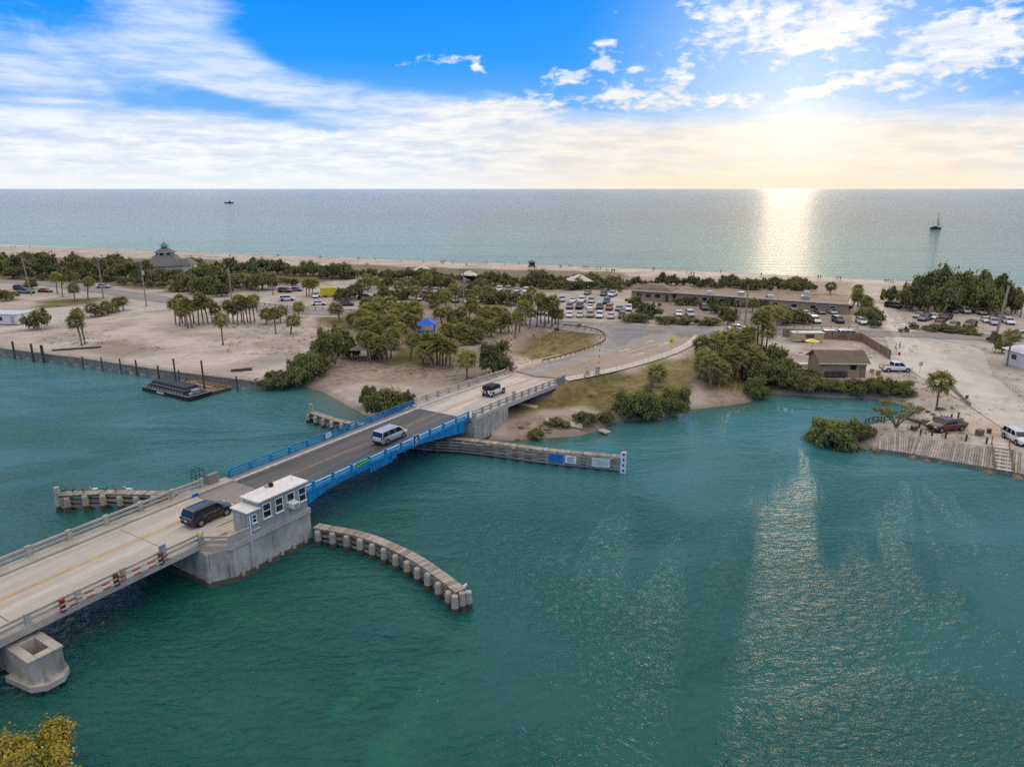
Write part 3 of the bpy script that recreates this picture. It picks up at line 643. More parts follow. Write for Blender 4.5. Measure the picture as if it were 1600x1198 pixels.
# blue steel rails and girders of the moving leaf
bpost = MB().box((0, 0, .5), (.16, .34, 1.0)).box((0, 0, 1.0), (.22, .42, .05)).mesh('steel_post', M_blue)
for x, sg in ((RL + .1, -1), (RRb, 1)):
    ss = np.linspace(BL0 + .25, BL1 - .25, 12)
    for s in ss: link('steel_post', bpost, bridge, (x, s, 4.08))
    for a, b in zip(ss[:-1], ss[1:]):
        for z, h in ((.93, .16), (.56, .12), (.24, .12)):
            MB().box((x, (a + b) / 2, 4.1 + z), (.07, b - a - .34, h)).build('steel_rail', M_blue, bridge)
    out = [(46.5, 1.7), (49.0, 2.7), (51.4, 3.3), (54.1, 3.55), (58.4, 3.62), (58.5, 2.95), (62.4, 3.05), (62.5, 3.7), (64.5, 3.72), (68.4, 3.62), (72.5, 3.05), (77.7, 2.35), (77.75, 3.72), (79.0, 3.75), (79.0, 4.2), (46.5, 4.2)]
    MB().side(out, x - .05 if sg > 0 else x - .03, x + .05).build('girder', M_blue, bridge)
    for s in np.arange(47.2, 78, 1.45):                          # stiffeners
        zb = np.interp(s, [p[0] for p in out[:14]], [p[1] for p in out[:14]])
        MB().box((x + sg * .1, s, (zb + 4.1) / 2 + .03), (.10, .07, 4.1 - zb - .08)).build('stiffener', M_blue, bridge)
    MB().box((x + sg * .1, 62.5, 3.95), (.3, .8, 1.1)).build('lock_box', M_blue, bridge, bevel=.02)
    MB().tube([(x + sg * .22, 63.0, 2.9), (x + sg * .22, 63.0, 4.4)], .05).build('drain_pipe', M_rust, bridge)
for s in np.arange(48.5, 78, 4.2): MB().box((0, s, 3.5), (9.8, .3, .55)).build('cross_beam', M_blue, bridge)
def board(name, x, s, z, w_, h, mat, marks=(), markmat=None, parent=bridge, face=1):
    o = MB().box((x, s, z), (.03, w_, h)).build(name, mat, parent)
    for (u, v, a, b) in marks: MB().box((x + face * .02, s + u * w_, z + v * h), (.008, a * w_, b * h)).build('sign_mark', markmat or M_signw, o)
    return o
board('speed_sign', RRb + .12, 67.0, 4.55, 1.15, 1.25, M_signw)
board('pictogram_sign', RRb + .145, 67.0, 4.55, 1.05, 1.15, M_signn, [(-.05, .28, .14, .16), (.0, .08, .45, .08), (-.12, -.1, .12, .32), (.16, -.16, .10, .28), (.05, -.33, .5, .08), (.25, .22, .16, .06)], M_signw)
board('green_sign', RRb + .12, 57.2, 4.62, 2.3, .62, M_signg, [(-.36, -.1, .14, .34), (-.12, -.02, .2, .2), (.1, .04, .16, .26), (.33, .08, .2, .3)], principled('green_sign_mark', (.25, .62, .35), .5))
board('white_sign', RL + .22, 61.8, 4.72, .95, .7, M_signw, [(0, .2, .7, .1), (0, -.05, .6, .1), (0, -.28, .7, .08)], M_galv)
board('blue_plate', KL + .3, 41.3, deck_z(41) + .32, .75, .36, M_signb)
# piers
def ringbox(m, x0, x1, y0, y1, z0, z1): m.prism([(x0, y0), (x1, y0), (x1, y1), (x0, y1)], z0, z1)
m = MB(); m.prism([(-7.2, 37.0), (-6.0, 34.9), (7.0, 34.9), (8.2, 36.9), (8.2, 46.3), (-7.2, 46.3)], .55, 3.42); m.build('bascule_pier', M_pier, bridge)
m = MB(); m.prism([(-7.3, 36.95), (-6.05, 34.75), (7.05, 34.75), (8.32, 36.85), (8.32, 46.4), (-7.3, 46.4)], -3, .55); m.build('pier_base', M_wetc, bridge)
for k in range(6): MB().box((8.34, 37.6 + k * 1.55, .62), (.16, .34, .5)).build('corbel', M_cast, bridge)
for s, x in ((36.95, 8.25), (38.9, 8.24)): MB().box((x, s, 2.0), (.22, .42, 2.8)).build('pilaster', M_pier, bridge)
MB().box((6.9, 34.86, 1.95), (.5, .22, 2.9)).build('pilaster', M_pier, bridge)
MB().prism([(5.95, 35.0), (8.35, 36.6), (8.35, 46.3), (3.95, 46.3), (3.95, 38.02), (5.95, 38.02)], 3.43, 3.92).build('platform', M_cast, bridge)
for (a, b) in (((5.95, 35.2), (8.2, 36.7)), ((8.2, 36.7), (8.2, 38.9))):
    d = math.hypot(b[0] - a[0], b[1] - a[1]); rz = math.atan2(b[1] - a[1], b[0] - a[0])
    for z, h in ((4.78, .22), (4.3, .3)): MB().box(((a[0] + b[0]) / 2, (a[1] + b[1]) / 2, z), (d, .16, h), rz).build('rail', M_cast, bridge)
MB().box((8.2, 37.8, 4.2), (.13, 2.2, .75)).build('parapet_panel', M_cast, bridge)
for q in ((8.2, 36.7), (5.95, 35.2)): link('post', post_me, bridge, (q[0], q[1], 3.9))
MB().box((5.95, 35.2, 5.05), (.12, .3, .25)).build('yellow_marker', M_yel, bridge)
m = MB(); m.prism([(-7.0, BL1 + .05), (6.1, BL1 + .05), (6.1, 88.0), (-7.0, 88.0)], .45, 3.44); m.build('rest_pier', M_pier, bridge)
MB().prism([(-7.1, BL1 - .1), (6.25, BL1 - .1), (6.25, 88.15), (-7.1, 88.15)], -3, .45).build('pier_base', M_wetc, bridge)
for s in np.arange(80.2, 88, 1.1): MB().box((6.12, s, 1.95), (.1, .22, 2.9)).build('form_rib', M_pier, bridge)
MB().box((6.0, 79.2, 3.9), (.5, .5, 2.4)).build('corner_post', M_pier, bridge)
MB().prism([(-6.2, 104.2), (6.3, 104.2), (6.3, 106.5), (-6.2, 106.5)], -.5, 2.5).build('abutment', M_pier, bridge)
for x in (-3.4, 0.2, 3.6): deck_piece('deck_beam', 88.1, 104.1, x - .25, x + .25, -.56, .6, M_cast)
MB().box((4.6, 93.5, .95), (4.6, 5.2, .25), rx=.30).build('slope_slab', M_cast, bridge)
# open-topped pier near the photograph's edge
for sgn in (1, -1):
    x0, x1 = (5.9, 8.9) if sgn > 0 else (-8.9, -5.9)
    for bx_ in (((x0 + x1) / 2, 19.1, 1.72, x1 - x0, .5), ((x0 + x1) / 2, 20.9, 1.72, x1 - x0, .5), ((x1 - .25) if sgn > 0 else (x0 + .25), 20.0, 1.72, .5, 1.3)):
        MB().box((bx_[0], bx_[1], bx_[2]), (bx_[3], bx_[4], 1.94)).build('pier_wall', M_pier, bridge)
        MB().box((bx_[0], bx_[1], 2.75), (bx_[3] + .16, bx_[4] + (.16 if bx_[4] < 1 else -.22), .14)).build('pier_coping', M_cast, bridge)
    MB().box(((x0 + x1) / 2 - .3 * sgn, 20, 1.2), (x1 - x0 - .5, 1.4, .3)).build('pier_floor', M_dark, bridge)
MB().box((0, 20, 1.6), (12.2, 2.4, 2.4)).build('pier_wall', M_pier, bridge)
for sgn in (1, -1):
    hexa = [(sgn * 6, 18.2), (sgn * 8.9, 18.6), (sgn * 9.7, 19.4), (sgn * 9.7, 20.6), (sgn * 8.9, 21.4), (sgn * 6, 21.8)]
    if sgn < 0: hexa = hexa[::-1]
    MB().prism(hexa, .3, .85).build('pier_cap', M_pier, bridge, bevel=.06)
    for y in (19.2, 20.8): MB().tube([(sgn * 8.8, y, -3), (sgn * 8.8, y, .3)], .32, 10).build('pile', M_wetc, bridge)
for s in (4.0, -8.0): MB().box((0, s, .8), (12.5, 1.2, 4.0)).build('pier_wall', M_pier, bridge)

# ------------------------------------------------------------------ bridge tender's house
M_house = principled('house_render', (0.32, 0.325, 0.325), 0.9, 0.12, 0.8, 0.01, 14, dirt=(0.15, 0.15, 0.145))
M_roofw = principled('white_roof_coating', (0.72, 0.70, 0.68), 0.7, 0.10, 1.6, 0.01, 9)
M_glass = principled('dark_window_glass', (0.012, 0.016, 0.022), 0.06, spec=0.6)
M_frame = principled('white_window_frame', (0.74, 0.74, 0.74), 0.5)
house = at_bridge('tender_house', 'small grey bridge tender house with flat white roof beside the dark car', 'building', z=3.93)
H0 = 3.93
def hb(name, c, size, mat, parent=house, **kw): return MB().box((c[0], c[1], c[2] - H0), size).build(name, mat, parent, **kw)
hb('wall', (7.0, 43.1, 5.39), (2.3, 5.9, 2.9), M_house); hb('wall', (7.0, 39.55, 5.08), (2.28, 1.3, 2.28), M_house)
hb('skirt_wall', (8.12, 42.6, 3.70), (.16, 7.4, .5), M_house)
hb('ledge', (8.26, 42.6, 3.44), (.16, 7.5, .12), M_cast)
roof = hb('roof', (7.0, 43.15, 6.91), (2.75, 6.3, .17), M_roofw, bevel=.03); hb('roof', (7.0, 39.5, 6.29), (2.6, 1.6, .15), M_roofw, bevel=.03)
hb('roof_vent', (6.35, 43.2, 7.18), (.35, .35, .4), M_dark, roof); hb('roof_hood', (6.1, 42.8, 7.08), (.25, .3, .25), M_galv, roof)
MB().tube([(5.9, 40.3, 6.9 - H0), (5.9, 40.3, 8.7 - H0)], .03).build('aerial', M_galv, house); MB().tube([(6.9, 45.4, 6.9 - H0), (6.9, 45.4, 7.9 - H0)], .025).build('aerial', M_galv, house)
def window(y, z, w_, h, x=8.16, panes=2):
    f = MB()
    for yy in (y - w_ / 2 + .04, y + w_ / 2 - .04): f.box((x, yy, z - H0), (.1, .08, h))
    for zz in (z - h / 2 + .04, z + h / 2 - .04) + ((z,) if panes == 2 else ()): f.box((x, y, zz - H0), (.098, w_ - .16, .08))
    fr = f.build('window', M_frame, house); 
    for k in range(panes):
        hh = h / panes - .1; zz = z if panes == 1 else z + (k - .5) * h / 2
        MB().box((x - .01, y, zz - H0), (.05, w_ - .18, hh)).build('pane', M_glass, fr)
    MB().box((x + .06, y, z - h / 2 - .05 - H0), (.14, w_ + .1, .07)).build('sill', M_frame, fr)
window(41.05, 5.72, .98, 1.5); window(42.55, 5.72, .98, 1.5); window(45.5, 5.72, .98, 1.5); window(44.0, 6.0, .98, .92, panes=1); window(39.55, 5.45, .55, .85)
ac = hb('air_conditioner', (8.55, 44.05, 5.22), (.75, .85, .55), M_signw, bevel=.02); hb('grille', (8.94, 44.05, 5.22), (.02, .65, .38), M_galv, ac)
hb('sill_bar', (8.22, 39.6, 4.35), (.1, .9, .08), M_frame)
MB().tube([(8.3, 38.95, 3.95 - H0), (8.3, 38.95, 6.0 - H0)], .06).build('drain_pipe', M_frame, house)
hb('door', (6.6, 38.88, 4.95), (.9, .06, 1.95), M_galv); hb('vent_opening', (7.7, 38.88, 4.35), (.36, .05, .7), M_dark)
for yy, zz in ((41.5, 6.0), (43.0, 6.0), (45.0, 6.0)): 
    o = hb('window', (5.84, yy, 5.8), (.06, .9, 1.1), M_frame); hb('pane', (5.83, yy, 5.8), (.07, .76, .96), M_glass, o)
o = hb('window', (7.0, 46.05, 5.8), (1.5, .06, 1.1), M_frame); hb('pane', (7.0, 46.07, 5.8), (1.36, .06, .96), M_glass, o)

# ------------------------------------------------------------------ timber fenders guarding the channel
M_timb = principled('weathered_timber', (0.26, 0.235, 0.205), 0.95, 0.2, 1.5, 0.03, 7, rand=.3)
M_plank = principled('deck_plank_timber', (0.34, 0.30, 0.265), 0.95, 0.15, 2.0, 0.02, 9, rand=.3)
M_pile = principled('bleached_pile', (0.38, 0.35, 0.30), 0.95, 0.2, 1.2, 0.04, 5, rand=.15)
M_pilew = principled('barnacled_pile_foot', (0.09, 0.075, 0.05), 0.9, 0.3, 2.0, 0.05, 6)
plank_me = MB().box((0, 0, 0), (1.1, .34, .09)).mesh('plank', M_plank)
pile_me = MB().tube([(0, 0, .7), (0, 0, 1.7), (0, 0, 1.9)], [.36, .34, .28], 10).mesh('pile', M_pile)
pilef_me = MB().tube([(0, 0, -2.5), (0, 0, .5), (0, 0, .74)], [.37, .375, .366], 10).mesh('pile_foot', M_pilew)
def fender(label, pts, top, side, pile_gap, wales, pile_off=.72, wale_off=.34):
    f = at_bridge('timber_fender', label, 'fender', group='timber fenders along the channel')
    line = smooth_line([(p[1], p[0], 0.0) for p in pts], 200)   # local x across, y along
    L = [0.0]
    for a, b in zip(line[:-1], line[1:]): L.append(L[-1] + float(np.linalg.norm(b - a)))
    def at(t):
        k = min(max(int(np.searchsorted(L, t)) - 1, 0), 198); g = (t - L[k]) / (L[k + 1] - L[k]); p = line[k] * (1 - g) + line[k + 1] * g
        d = line[k + 1] - line[k]; d = d / np.linalg.norm(d); return p, d
    t = .2
    while t < L[-1] - .1:                                        # walkway planks laid across
        p, d = at(t); link('plank', plank_me, f, (p[0], p[1], top + random.uniform(-.012, .012)), math.atan2(d[1], d[0]) - math.pi / 2 + random.uniform(-.03, .03)); t += .385
    t = .7
    while t < L[-1]:
        p, d = at(t); nn = np.array([d[1], -d[0], 0]) * side
        s_ = random.uniform(.92, 1.06)
        q = (p[0] + nn[0] * pile_off, p[1] + nn[1] * pile_off, 0); pl = link('pile', pile_me, f, q, random.uniform(0, 3), (1, 1, (top - .12) / 1.9 * s_)); link('pile_foot', pilef_me, pl)
        q2 = (p[0] - nn[0] * .55, p[1] - nn[1] * .55, 0); p2 = link('pile', pile_me, f, q2, random.uniform(0, 3), (.8, .8, (top - .25) / 1.9)); link('pile_foot', pilef_me, p2)
        t += pile_gap
    n = max(4, int(L[-1] / 3.4)); tt = np.linspace(.1, L[-1] - .05, n)
    for a, b in zip(tt[:-1], tt[1:]):                            # horizontal wales in lengths
        for off in (wale_off, -.34):
            for z in wales:
                p, d = at(a); q, e = at(b - .06); nn = np.array([d[1], -d[0], 0]) * side * off; ne = np.array([e[1], -e[0], 0]) * side * off
                A, B_ = p + nn, q + ne; l = math.hypot(B_[0] - A[0], B_[1] - A[1])
                MB().box(((A[0] + B_[0]) / 2, (A[1] + B_[1]) / 2, z + random.uniform(-.02, .02)), (l, .16, .24), math.atan2(B_[1] - A[1], B_[0] - A[0])).build('wale', M_timb, f)
    return f, at, L[-1]
fa, _, _ = fender('curved timber fender with pale piles reaching out from the tender house pier', [(46.6, 8.6), (47.7, 14.6), (47.1, 21.0), (45.8, 25.6), (44.6, 28.9)], 1.82, 1, 1.75, (1.6, 1.0, .45))
fb, atb, Lb = fender('long low timber fender with boards along it at far pier', [(72.2, -5.0), (74.0, 1.2), (76.6, 7.7), (79.0, 18.7), (82.0, 28.2)], 1.95, 1, 1.9, (1.72, 1.3, .88, .46), .42, .86)
fc, atc, Lc = fender('short timber fender with seabirds resting on its end', [(47.0, -5.8), (44.8, -9.5), (42.2, -13.4), (39.6, -18.0), (36.2, -22.4)], 1.95, -1, 2.0, (1.75, 1.1, .5))
fd, _, _ = fender('short dark timber fender showing behind the far blue railing', [(76.0, -6.0), (74.4, -10.5), (73.6, -15.4), (74.4, -22.4)], 1.6, -1, 2.0, (1.4, .8))
for f, x, y in ((fa, 29.1, 44.5), (fc, -22.3, 36.0), (fd, -22.4, 74.4)):
    MB().tube([(x, y, -2), (x, y, .6)], .37, 10).build('pile_foot', M_pilew, f); MB().tube([(x, y, .55), (x, y, 1.75 if f is fa else 2.9)], [.36, .3], 10).build('end_pile', M_pile, f)
for x, y in ((28.8, 43.8), (29.4, 45.0)): MB().tube([(x, y, -2), (x, y, .6)], .37, 10).build('pile_foot', M_pilew, fa); MB().tube([(x, y, .55), (x, y, 1.7)], [.36, .3], 10).build('end_pile', M_pile, fa)
MB().box((fa and 28.9, 45.2, 2.0), (.1, .5, .25)).build('cleat', M_signw, fa)
def fender_board(f, at, t, w_, h, mat, z, marks=(), mm=None, name='board'):
    p, d = at(t); nn = np.array([d[1], -d[0], 0]); q = p + nn * 1.0; rz = math.atan2(d[1], d[0])
    o = MB().box((0, 0, 0), (w_, .05, h)).build(name, mat, f); o.location = (q[0], q[1], z); o.rotation_euler.z = rz
    for (u, v, a, b) in marks: MB().box((u * w_, -.035, v * h), (a * w_, .01, b * h)).build('sign_mark', mm, o)
lines3 = [(0, .25, .7, .12), (-.05, 0, .6, .12), (.02, -.25, .65, .12)]
fender_board(fb, atb, Lb - 9.0, 1.9, 1.1, M_signb, 1.2, [(-.12, .1, .4, .12), (.1, -.15, .4, .12), (0, -.42, .96, .1)], principled('blue_sign_mark', (.02, .2, .6), .5))
fender_board(fb, atb, Lb - 7.0, 1.5, 1.0, M_signw, 1.25, lines3, principled('board_lettering', (.12, .16, .35), .6))
fender_board(fb, atb, Lb - 3.0, 2.4, 1.2, M_signp, 1.2, [(-.2, .25, .4, .1), (.1, .05, .6, .1), (.05, -.2, .7, .1)], principled('pale_board_lettering', (.3, .42, .5), .6))
p, d = atb(Lb - .1)
gp = MB().box((p[0] + .3, p[1] - .9, 1.35), (.72, .1, 3.0), math.atan2(d[1], d[0])).build('clearance_gauge', principled('pale_blue_board', (.60, .68, .82), .5, .08, 3.0), fb)
for k in range(4): MB().box((p[0] + .36, p[1] - .97, .4 + k * .75), (.2, .03, .32), math.atan2(d[1], d[0])).build('gauge_figure', M_signn, gp)
MB().tube([(p[0], p[1], -2), (p[0], p[1], 2.6)], .36, 10).build('end_pile', M_pile, fb)

# ------------------------------------------------------------------ traffic gates and small things on the bridge
M_cap0 = principled('dirty_white_paint', (.50, .48, .46), .7, .2, 3.0)
def gate_arm_stowed():
    g = at_bridge('traffic_gate', 'stowed traffic gate with red and white striped arms slung outside the railing', 'gate', z=0)
    for zo, xo in ((.78, .5), (.42, .62)):
        for k in range(14):
            s = 22.6 + k * .66; MB().box((RRc + xo, s + .33, deck_z(s) + zo), (.06, .6, .09)).build('arm_segment', M_red if k % 2 else M_cap0, g)
    for s in (22.9, 27.2, 31.2): MB().box((RRc + .3, s, deck_z(s) + .6), (.3, .34, 1.1)).build('gate_bracket', M_rust if s > 27 else M_red, g)
gate_arm_stowed()
def raised_gate(s, X, label, n=13, zb=None):
    z = zb if zb is not None else deck_z(s); g = at_bridge('traffic_gate', label, 'gate', s, X, z, group='raised traffic gates')
    MB().box((0, 0, .15), (1.0, 1.0, .3)).box((0, 0, .95), (.62, .7, 1.4)).build('cabinet', M_galv, g, bevel=.03)
    for k in range(n): MB().box((.05 + k * .012, .4, 1.4 + k * .58 + .29), (.10, .10, .56)).build('arm_segment', M_red if k % 2 else M_signw, g)
raised_gate(116.4, 7.7, 'upright red and white traffic gate arm beside the sloping grass bank')
raised_gate(110.0, -7.5, 'upright red and white traffic gate arm beside the round shrub', 12)
rack = at_bridge('steel_ladder_cage', 'small dark steel cage ladder at start of blue railing', 'ladder', 43.2, RL - .55, deck_z(43) + .1)
for x in (-.4, .4):
    for y in (-.5, .5): MB().tube([(x, y, -.6), (x, y, 2.0)], .035).build('upright', M_dark, rack)
for z in (.4, 1.2, 2.0):
    MB().tube([(-.4, -.5, z), (.4, -.5, z), (.4, .5, z), (-.4, .5, z), (-.4, -.5, z)], .03).build('hoop', M_dark, rack)

# ------------------------------------------------------------------ plants
M_palm = leaf_material('palm_frond', (0.125, 0.145, 0.034), (0.30, 0.295, 0.075), 0.45, 0.28)
M_palmd = leaf_material('dead_palm_frond', (0.16, 0.11, 0.055), (0.25, 0.18, 0.09), 0.2, 0.2)
M_leaf = leaf_material('sea_grape_leaf', (0.085, 0.11, 0.026), (0.25, 0.25, 0.066), 0.45, 0.32)
M_mang = leaf_material('mangrove_leaf', (0.085, 0.115, 0.025), (0.25, 0.255, 0.058), 0.45, 0.22)
M_pine = leaf_material('beach_pine_needle', (0.08, 0.10, 0.028), (0.19, 0.185, 0.055), 0.4, 0.2)
M_gold = leaf_material('yellow_green_leaf', (0.09, 0.13, 0.012), (0.70, 0.55, 0.03), 0.42, 0.1, 0.03)
M_bark = principled('grey_bark', (0.20, 0.16, 0.125), 0.95, 0.25, 2.5, 0.03, 8)
M_ptrunk = principled('palm_trunk', (0.20, 0.165, 0.13), 0.95, 0.3, 3.0, 0.05, 9)

def palm_crown(seed, n=34, R=1.85):
    r = np.random.default_rng(seed); m = MB()
    for k in range(n):
        e = math.asin(min(1, max(-1, -0.75 + 1.72 * (k + .5) / n))); a = k * 2.39996 + r.uniform(-.3, .3)
        m.cur = 1 if e < -0.5 and r.random() < .6 else 0
        d = Vector((math.cos(a) * math.cos(e), math.sin(a) * math.cos(e), math.sin(e)))
        side_ = Vector((-math.sin(a), math.cos(a), 0)); up = side_.cross(d) * -1
        if up.z < 0: up = -up
        pl = R * r.uniform(.42, .58); L = R * r.uniform(.5, .68)
        c = d * pl + Vector((0, 0, -.10 * pl)); 
        m.raw([d * .05 + side_ * .03, d * .05 - side_ * .03, c - side_ * .025, c + side_ * .025], [(0, 1, 2, 3)])
        nb = 11
        tw = r.uniform(-.5, .5); sd_ = side_ * math.cos(tw) + up * math.sin(tw)
        for b in range(nb):
            f = (b / (nb - 1) - .5) * 2; an = f * 1.75
            bd = (d * math.cos(an) + sd_ * math.sin(an)).normalized(); w_ = .10
            l = L * (1 - .25 * abs(f)) * r.uniform(.85, 1.1)
            perp = bd.cross(up).normalized() * w_
            mid = c + bd * l * .55 + up * .05 * l; tip = c + bd * l + Vector((0, 0, -.30 * l)) 
            m.raw([c, mid - perp, tip, mid + perp], [(0, 1, 2, 3)])
    return m.mesh('crown', [M_palm, M_palmd])
PALM_CROWNS = [palm_crown(50 + k) for k in range(5)]
PALM_THIN = [palm_crown(70 + k, 28, 1.9) for k in range(2)]
def palm_trunk(seed, bend):
    r = np.random.default_rng(seed); pts = []; rs = []
    for k in range(9):
        t = k / 8; pts.append((bend * t * t, .05 * math.sin(3 * t + seed), t)); rs.append(.19 - .05 * t + (.05 if k == 0 else 0) + r.uniform(-.012, .012))
    m = MB(); m.tube(pts, rs, 8); return m.mesh('trunk', M_ptrunk)
BENDS = [0.0, .35, -.4, .8, -.9]
PALM_TRUNKS = [palm_trunk(k, b) for k, b in enumerate(BENDS)]
def palm(px, py, ytop, label, group=None, cs=None, bend=None, thin=False, name='cabbage_palm'):
    x, y, z = G(px, py); h = max(top_z(y, ytop) - z, 2.2)
    k = random.randrange(5) if bend is None else bend
    sc = (cs if cs else random.uniform(.95, 1.2)) * 1.12; R = 1.6 * sc
    th = max(h - R * .9, .9)
    t = thing(name, label, 'palm tree', (x, y, z - .05), random.uniform(0, 6.28) if bend is None else 0, group)
    link('trunk', PALM_TRUNKS[k], t, (0, 0, 0), 0, (1, 1, th))
    link('crown', random.choice(PALM_THIN if thin else PALM_CROWNS), t, (BENDS[k], 0, th), random.uniform(0, 6.28), (sc, sc, sc * random.uniform(.88, 1.02)))
    return t

def leaf_cloud(seed, lobes, n, size, mat, name='crown', flat=0.35, inner=.55, jit=.0):
    """many small leaf faces spread through overlapping lobes"""
    r = np.random.default_rng(seed); lob = np.array(lobes, float); vol = lob[:, 3] * lob[:, 4]; pick = r.choice(len(lob), n, p=vol / vol.sum())
    d = r.normal(size=(n, 3)); d /= np.linalg.norm(d, axis=1)[:, None]; d[:, 2] = np.where(d[:, 2] < -.35, -d[:, 2], d[:, 2])
    rr = inner + (1.02 - inner) * r.random(n) ** .55
    clump = 1 + .16 * np.sin(d[:, 0] * 7 + pick * 2.1) * np.sin(d[:, 1] * 6 + pick) * np.sin(d[:, 2] * 6.5 + 1.3 * pick)
    c = lob[pick, :3] + d * (rr * clump)[:, None] * np.stack([lob[pick, 3], lob[pick, 3], lob[pick, 4]], 1)
    c += r.normal(scale=1.0, size=(n, 3)) * jit * (.4 + r.random((n, 1)) ** 2 * 1.6); c[:, 2] = np.maximum(c[:, 2], .04)
    nrm = d + r.normal(scale=.55, size=(n, 3)); nrm[:, 2] += flat; nrm /= np.linalg.norm(nrm, axis=1)[:, None]
    t = np.cross(nrm, r.normal(size=(n, 3))); t /= np.linalg.norm(t, axis=1)[:, None]; b = np.cross(nrm, t)
    s = size * r.uniform(.6, 1.35, n)[:, None]
    v = np.stack([c - t * s, c - b * s * .55 + nrm * s * .18, c + t * s, c + b * s * .55 + nrm * s * .18], 1).reshape(-1, 3)
    me = bpy.data.meshes.new(name); me.vertices.add(4 * n); me.vertices.foreach_set('co', v.ravel().astype(np.float32))
    me.loops.add(4 * n); me.loops.foreach_set('vertex_index', np.arange(4 * n, dtype=np.int32)); me.polygons.add(n); me.polygons.foreach_set('loop_start', np.arange(0, 4 * n, 4, dtype=np.int32))
    me.materials.append(mat); me.update(calc_edges=True); me.validate(); return me
def bushy(seed, k, wide=1.0):                   # lobes of a crown about 1 high and 1 across in radius
    r = np.random.default_rng(seed); out = [(0, 0, .45, .46 * wide, .38)]
    for i in range(k):
        a = i * 2.4 + r.uniform(-.5, .5); q = r.uniform(.30, .86) * wide
        out.append((math.cos(a) * q, math.sin(a) * q, r.uniform(.2, .92 - .35 * q), r.uniform(.13, .32), r.uniform(.10, .24)))
    return out
BUSH = [leaf_cloud(100 + k, bushy(100 + k, 17), 2400, .085, M_leaf, inner=.25, jit=.05) for k in range(8)]
MANG = [leaf_cloud(120 + k, bushy(120 + k, 24), 6500, .055, M_mang, inner=.3, jit=.045) for k in range(5)]
PINE = [leaf_cloud(140 + k, [(math.cos(i * 2.4) * .3, math.sin(i * 2.4) * .3, .22 + .62 * i / 9, .38 - .22 * i / 9, .17) for i in range(10)], 3600, .06, M_pine, flat=.9, jit=.04) for k in range(3)]
def limb_mesh(seed, spread=.45, n=6):
    r = np.random.default_rng(seed); m = MB(); m.tube([(0, 0, -.06), (.01, 0, .16), (.02, .01, .30)], [.06, .05, .042], 7)
    for k in range(n):
        a = k * 6.28 / n + r.uniform(-.4, .4); s_ = spread * r.uniform(.7, 1.1); m.tube([(.01, 0, .12 + .03 * (k % 3)), (math.cos(a) * s_ * .5, math.sin(a) * s_ * .5, .36), (math.cos(a) * s_, math.sin(a) * s_, .62 + r.uniform(-.05, .1))], [.035, .024, .010], 5)
    return m.mesh('trunk', M_bark)
LIMBS = [limb_mesh(160 + k) for k in range(3)]
PTRUNK = MB().tube([(0, 0, -.03), (.01, 0, .5), (0, 0, .95)], [.035, .022, .006], 7).mesh('trunk', M_bark)
def tree(px, py, ytop, wpx, label, group=None, kind='bush', name=None, cat='tree', loc=None):
    x, y, z = loc if loc else G(px, py); h = max(top_z(y, ytop) - z, 1.0); rw = max(wpx * .5 * math.hypot(y, 36) / FPX, .6)
    t = thing(name or {'bush': 'coastal_tree', 'mang': 'mangrove_shrub', 'pine': 'beach_pine'}[kind], label, cat, (x, y, z - .08), random.uniform(0, 6.28), group)
    sc = (rw, rw, h)
    link('trunk', PTRUNK if kind == 'pine' else random.choice(LIMBS), t, (0, 0, 0), 0, (rw if kind != 'pine' else h * .6, rw if kind != 'pine' else h * .6, h))
    link('crown', random.choice({'bush': BUSH, 'mang': MANG, 'pine': PINE}[kind]), t, (0, 0, 0), random.uniform(0, 6.28), sc)
    return t
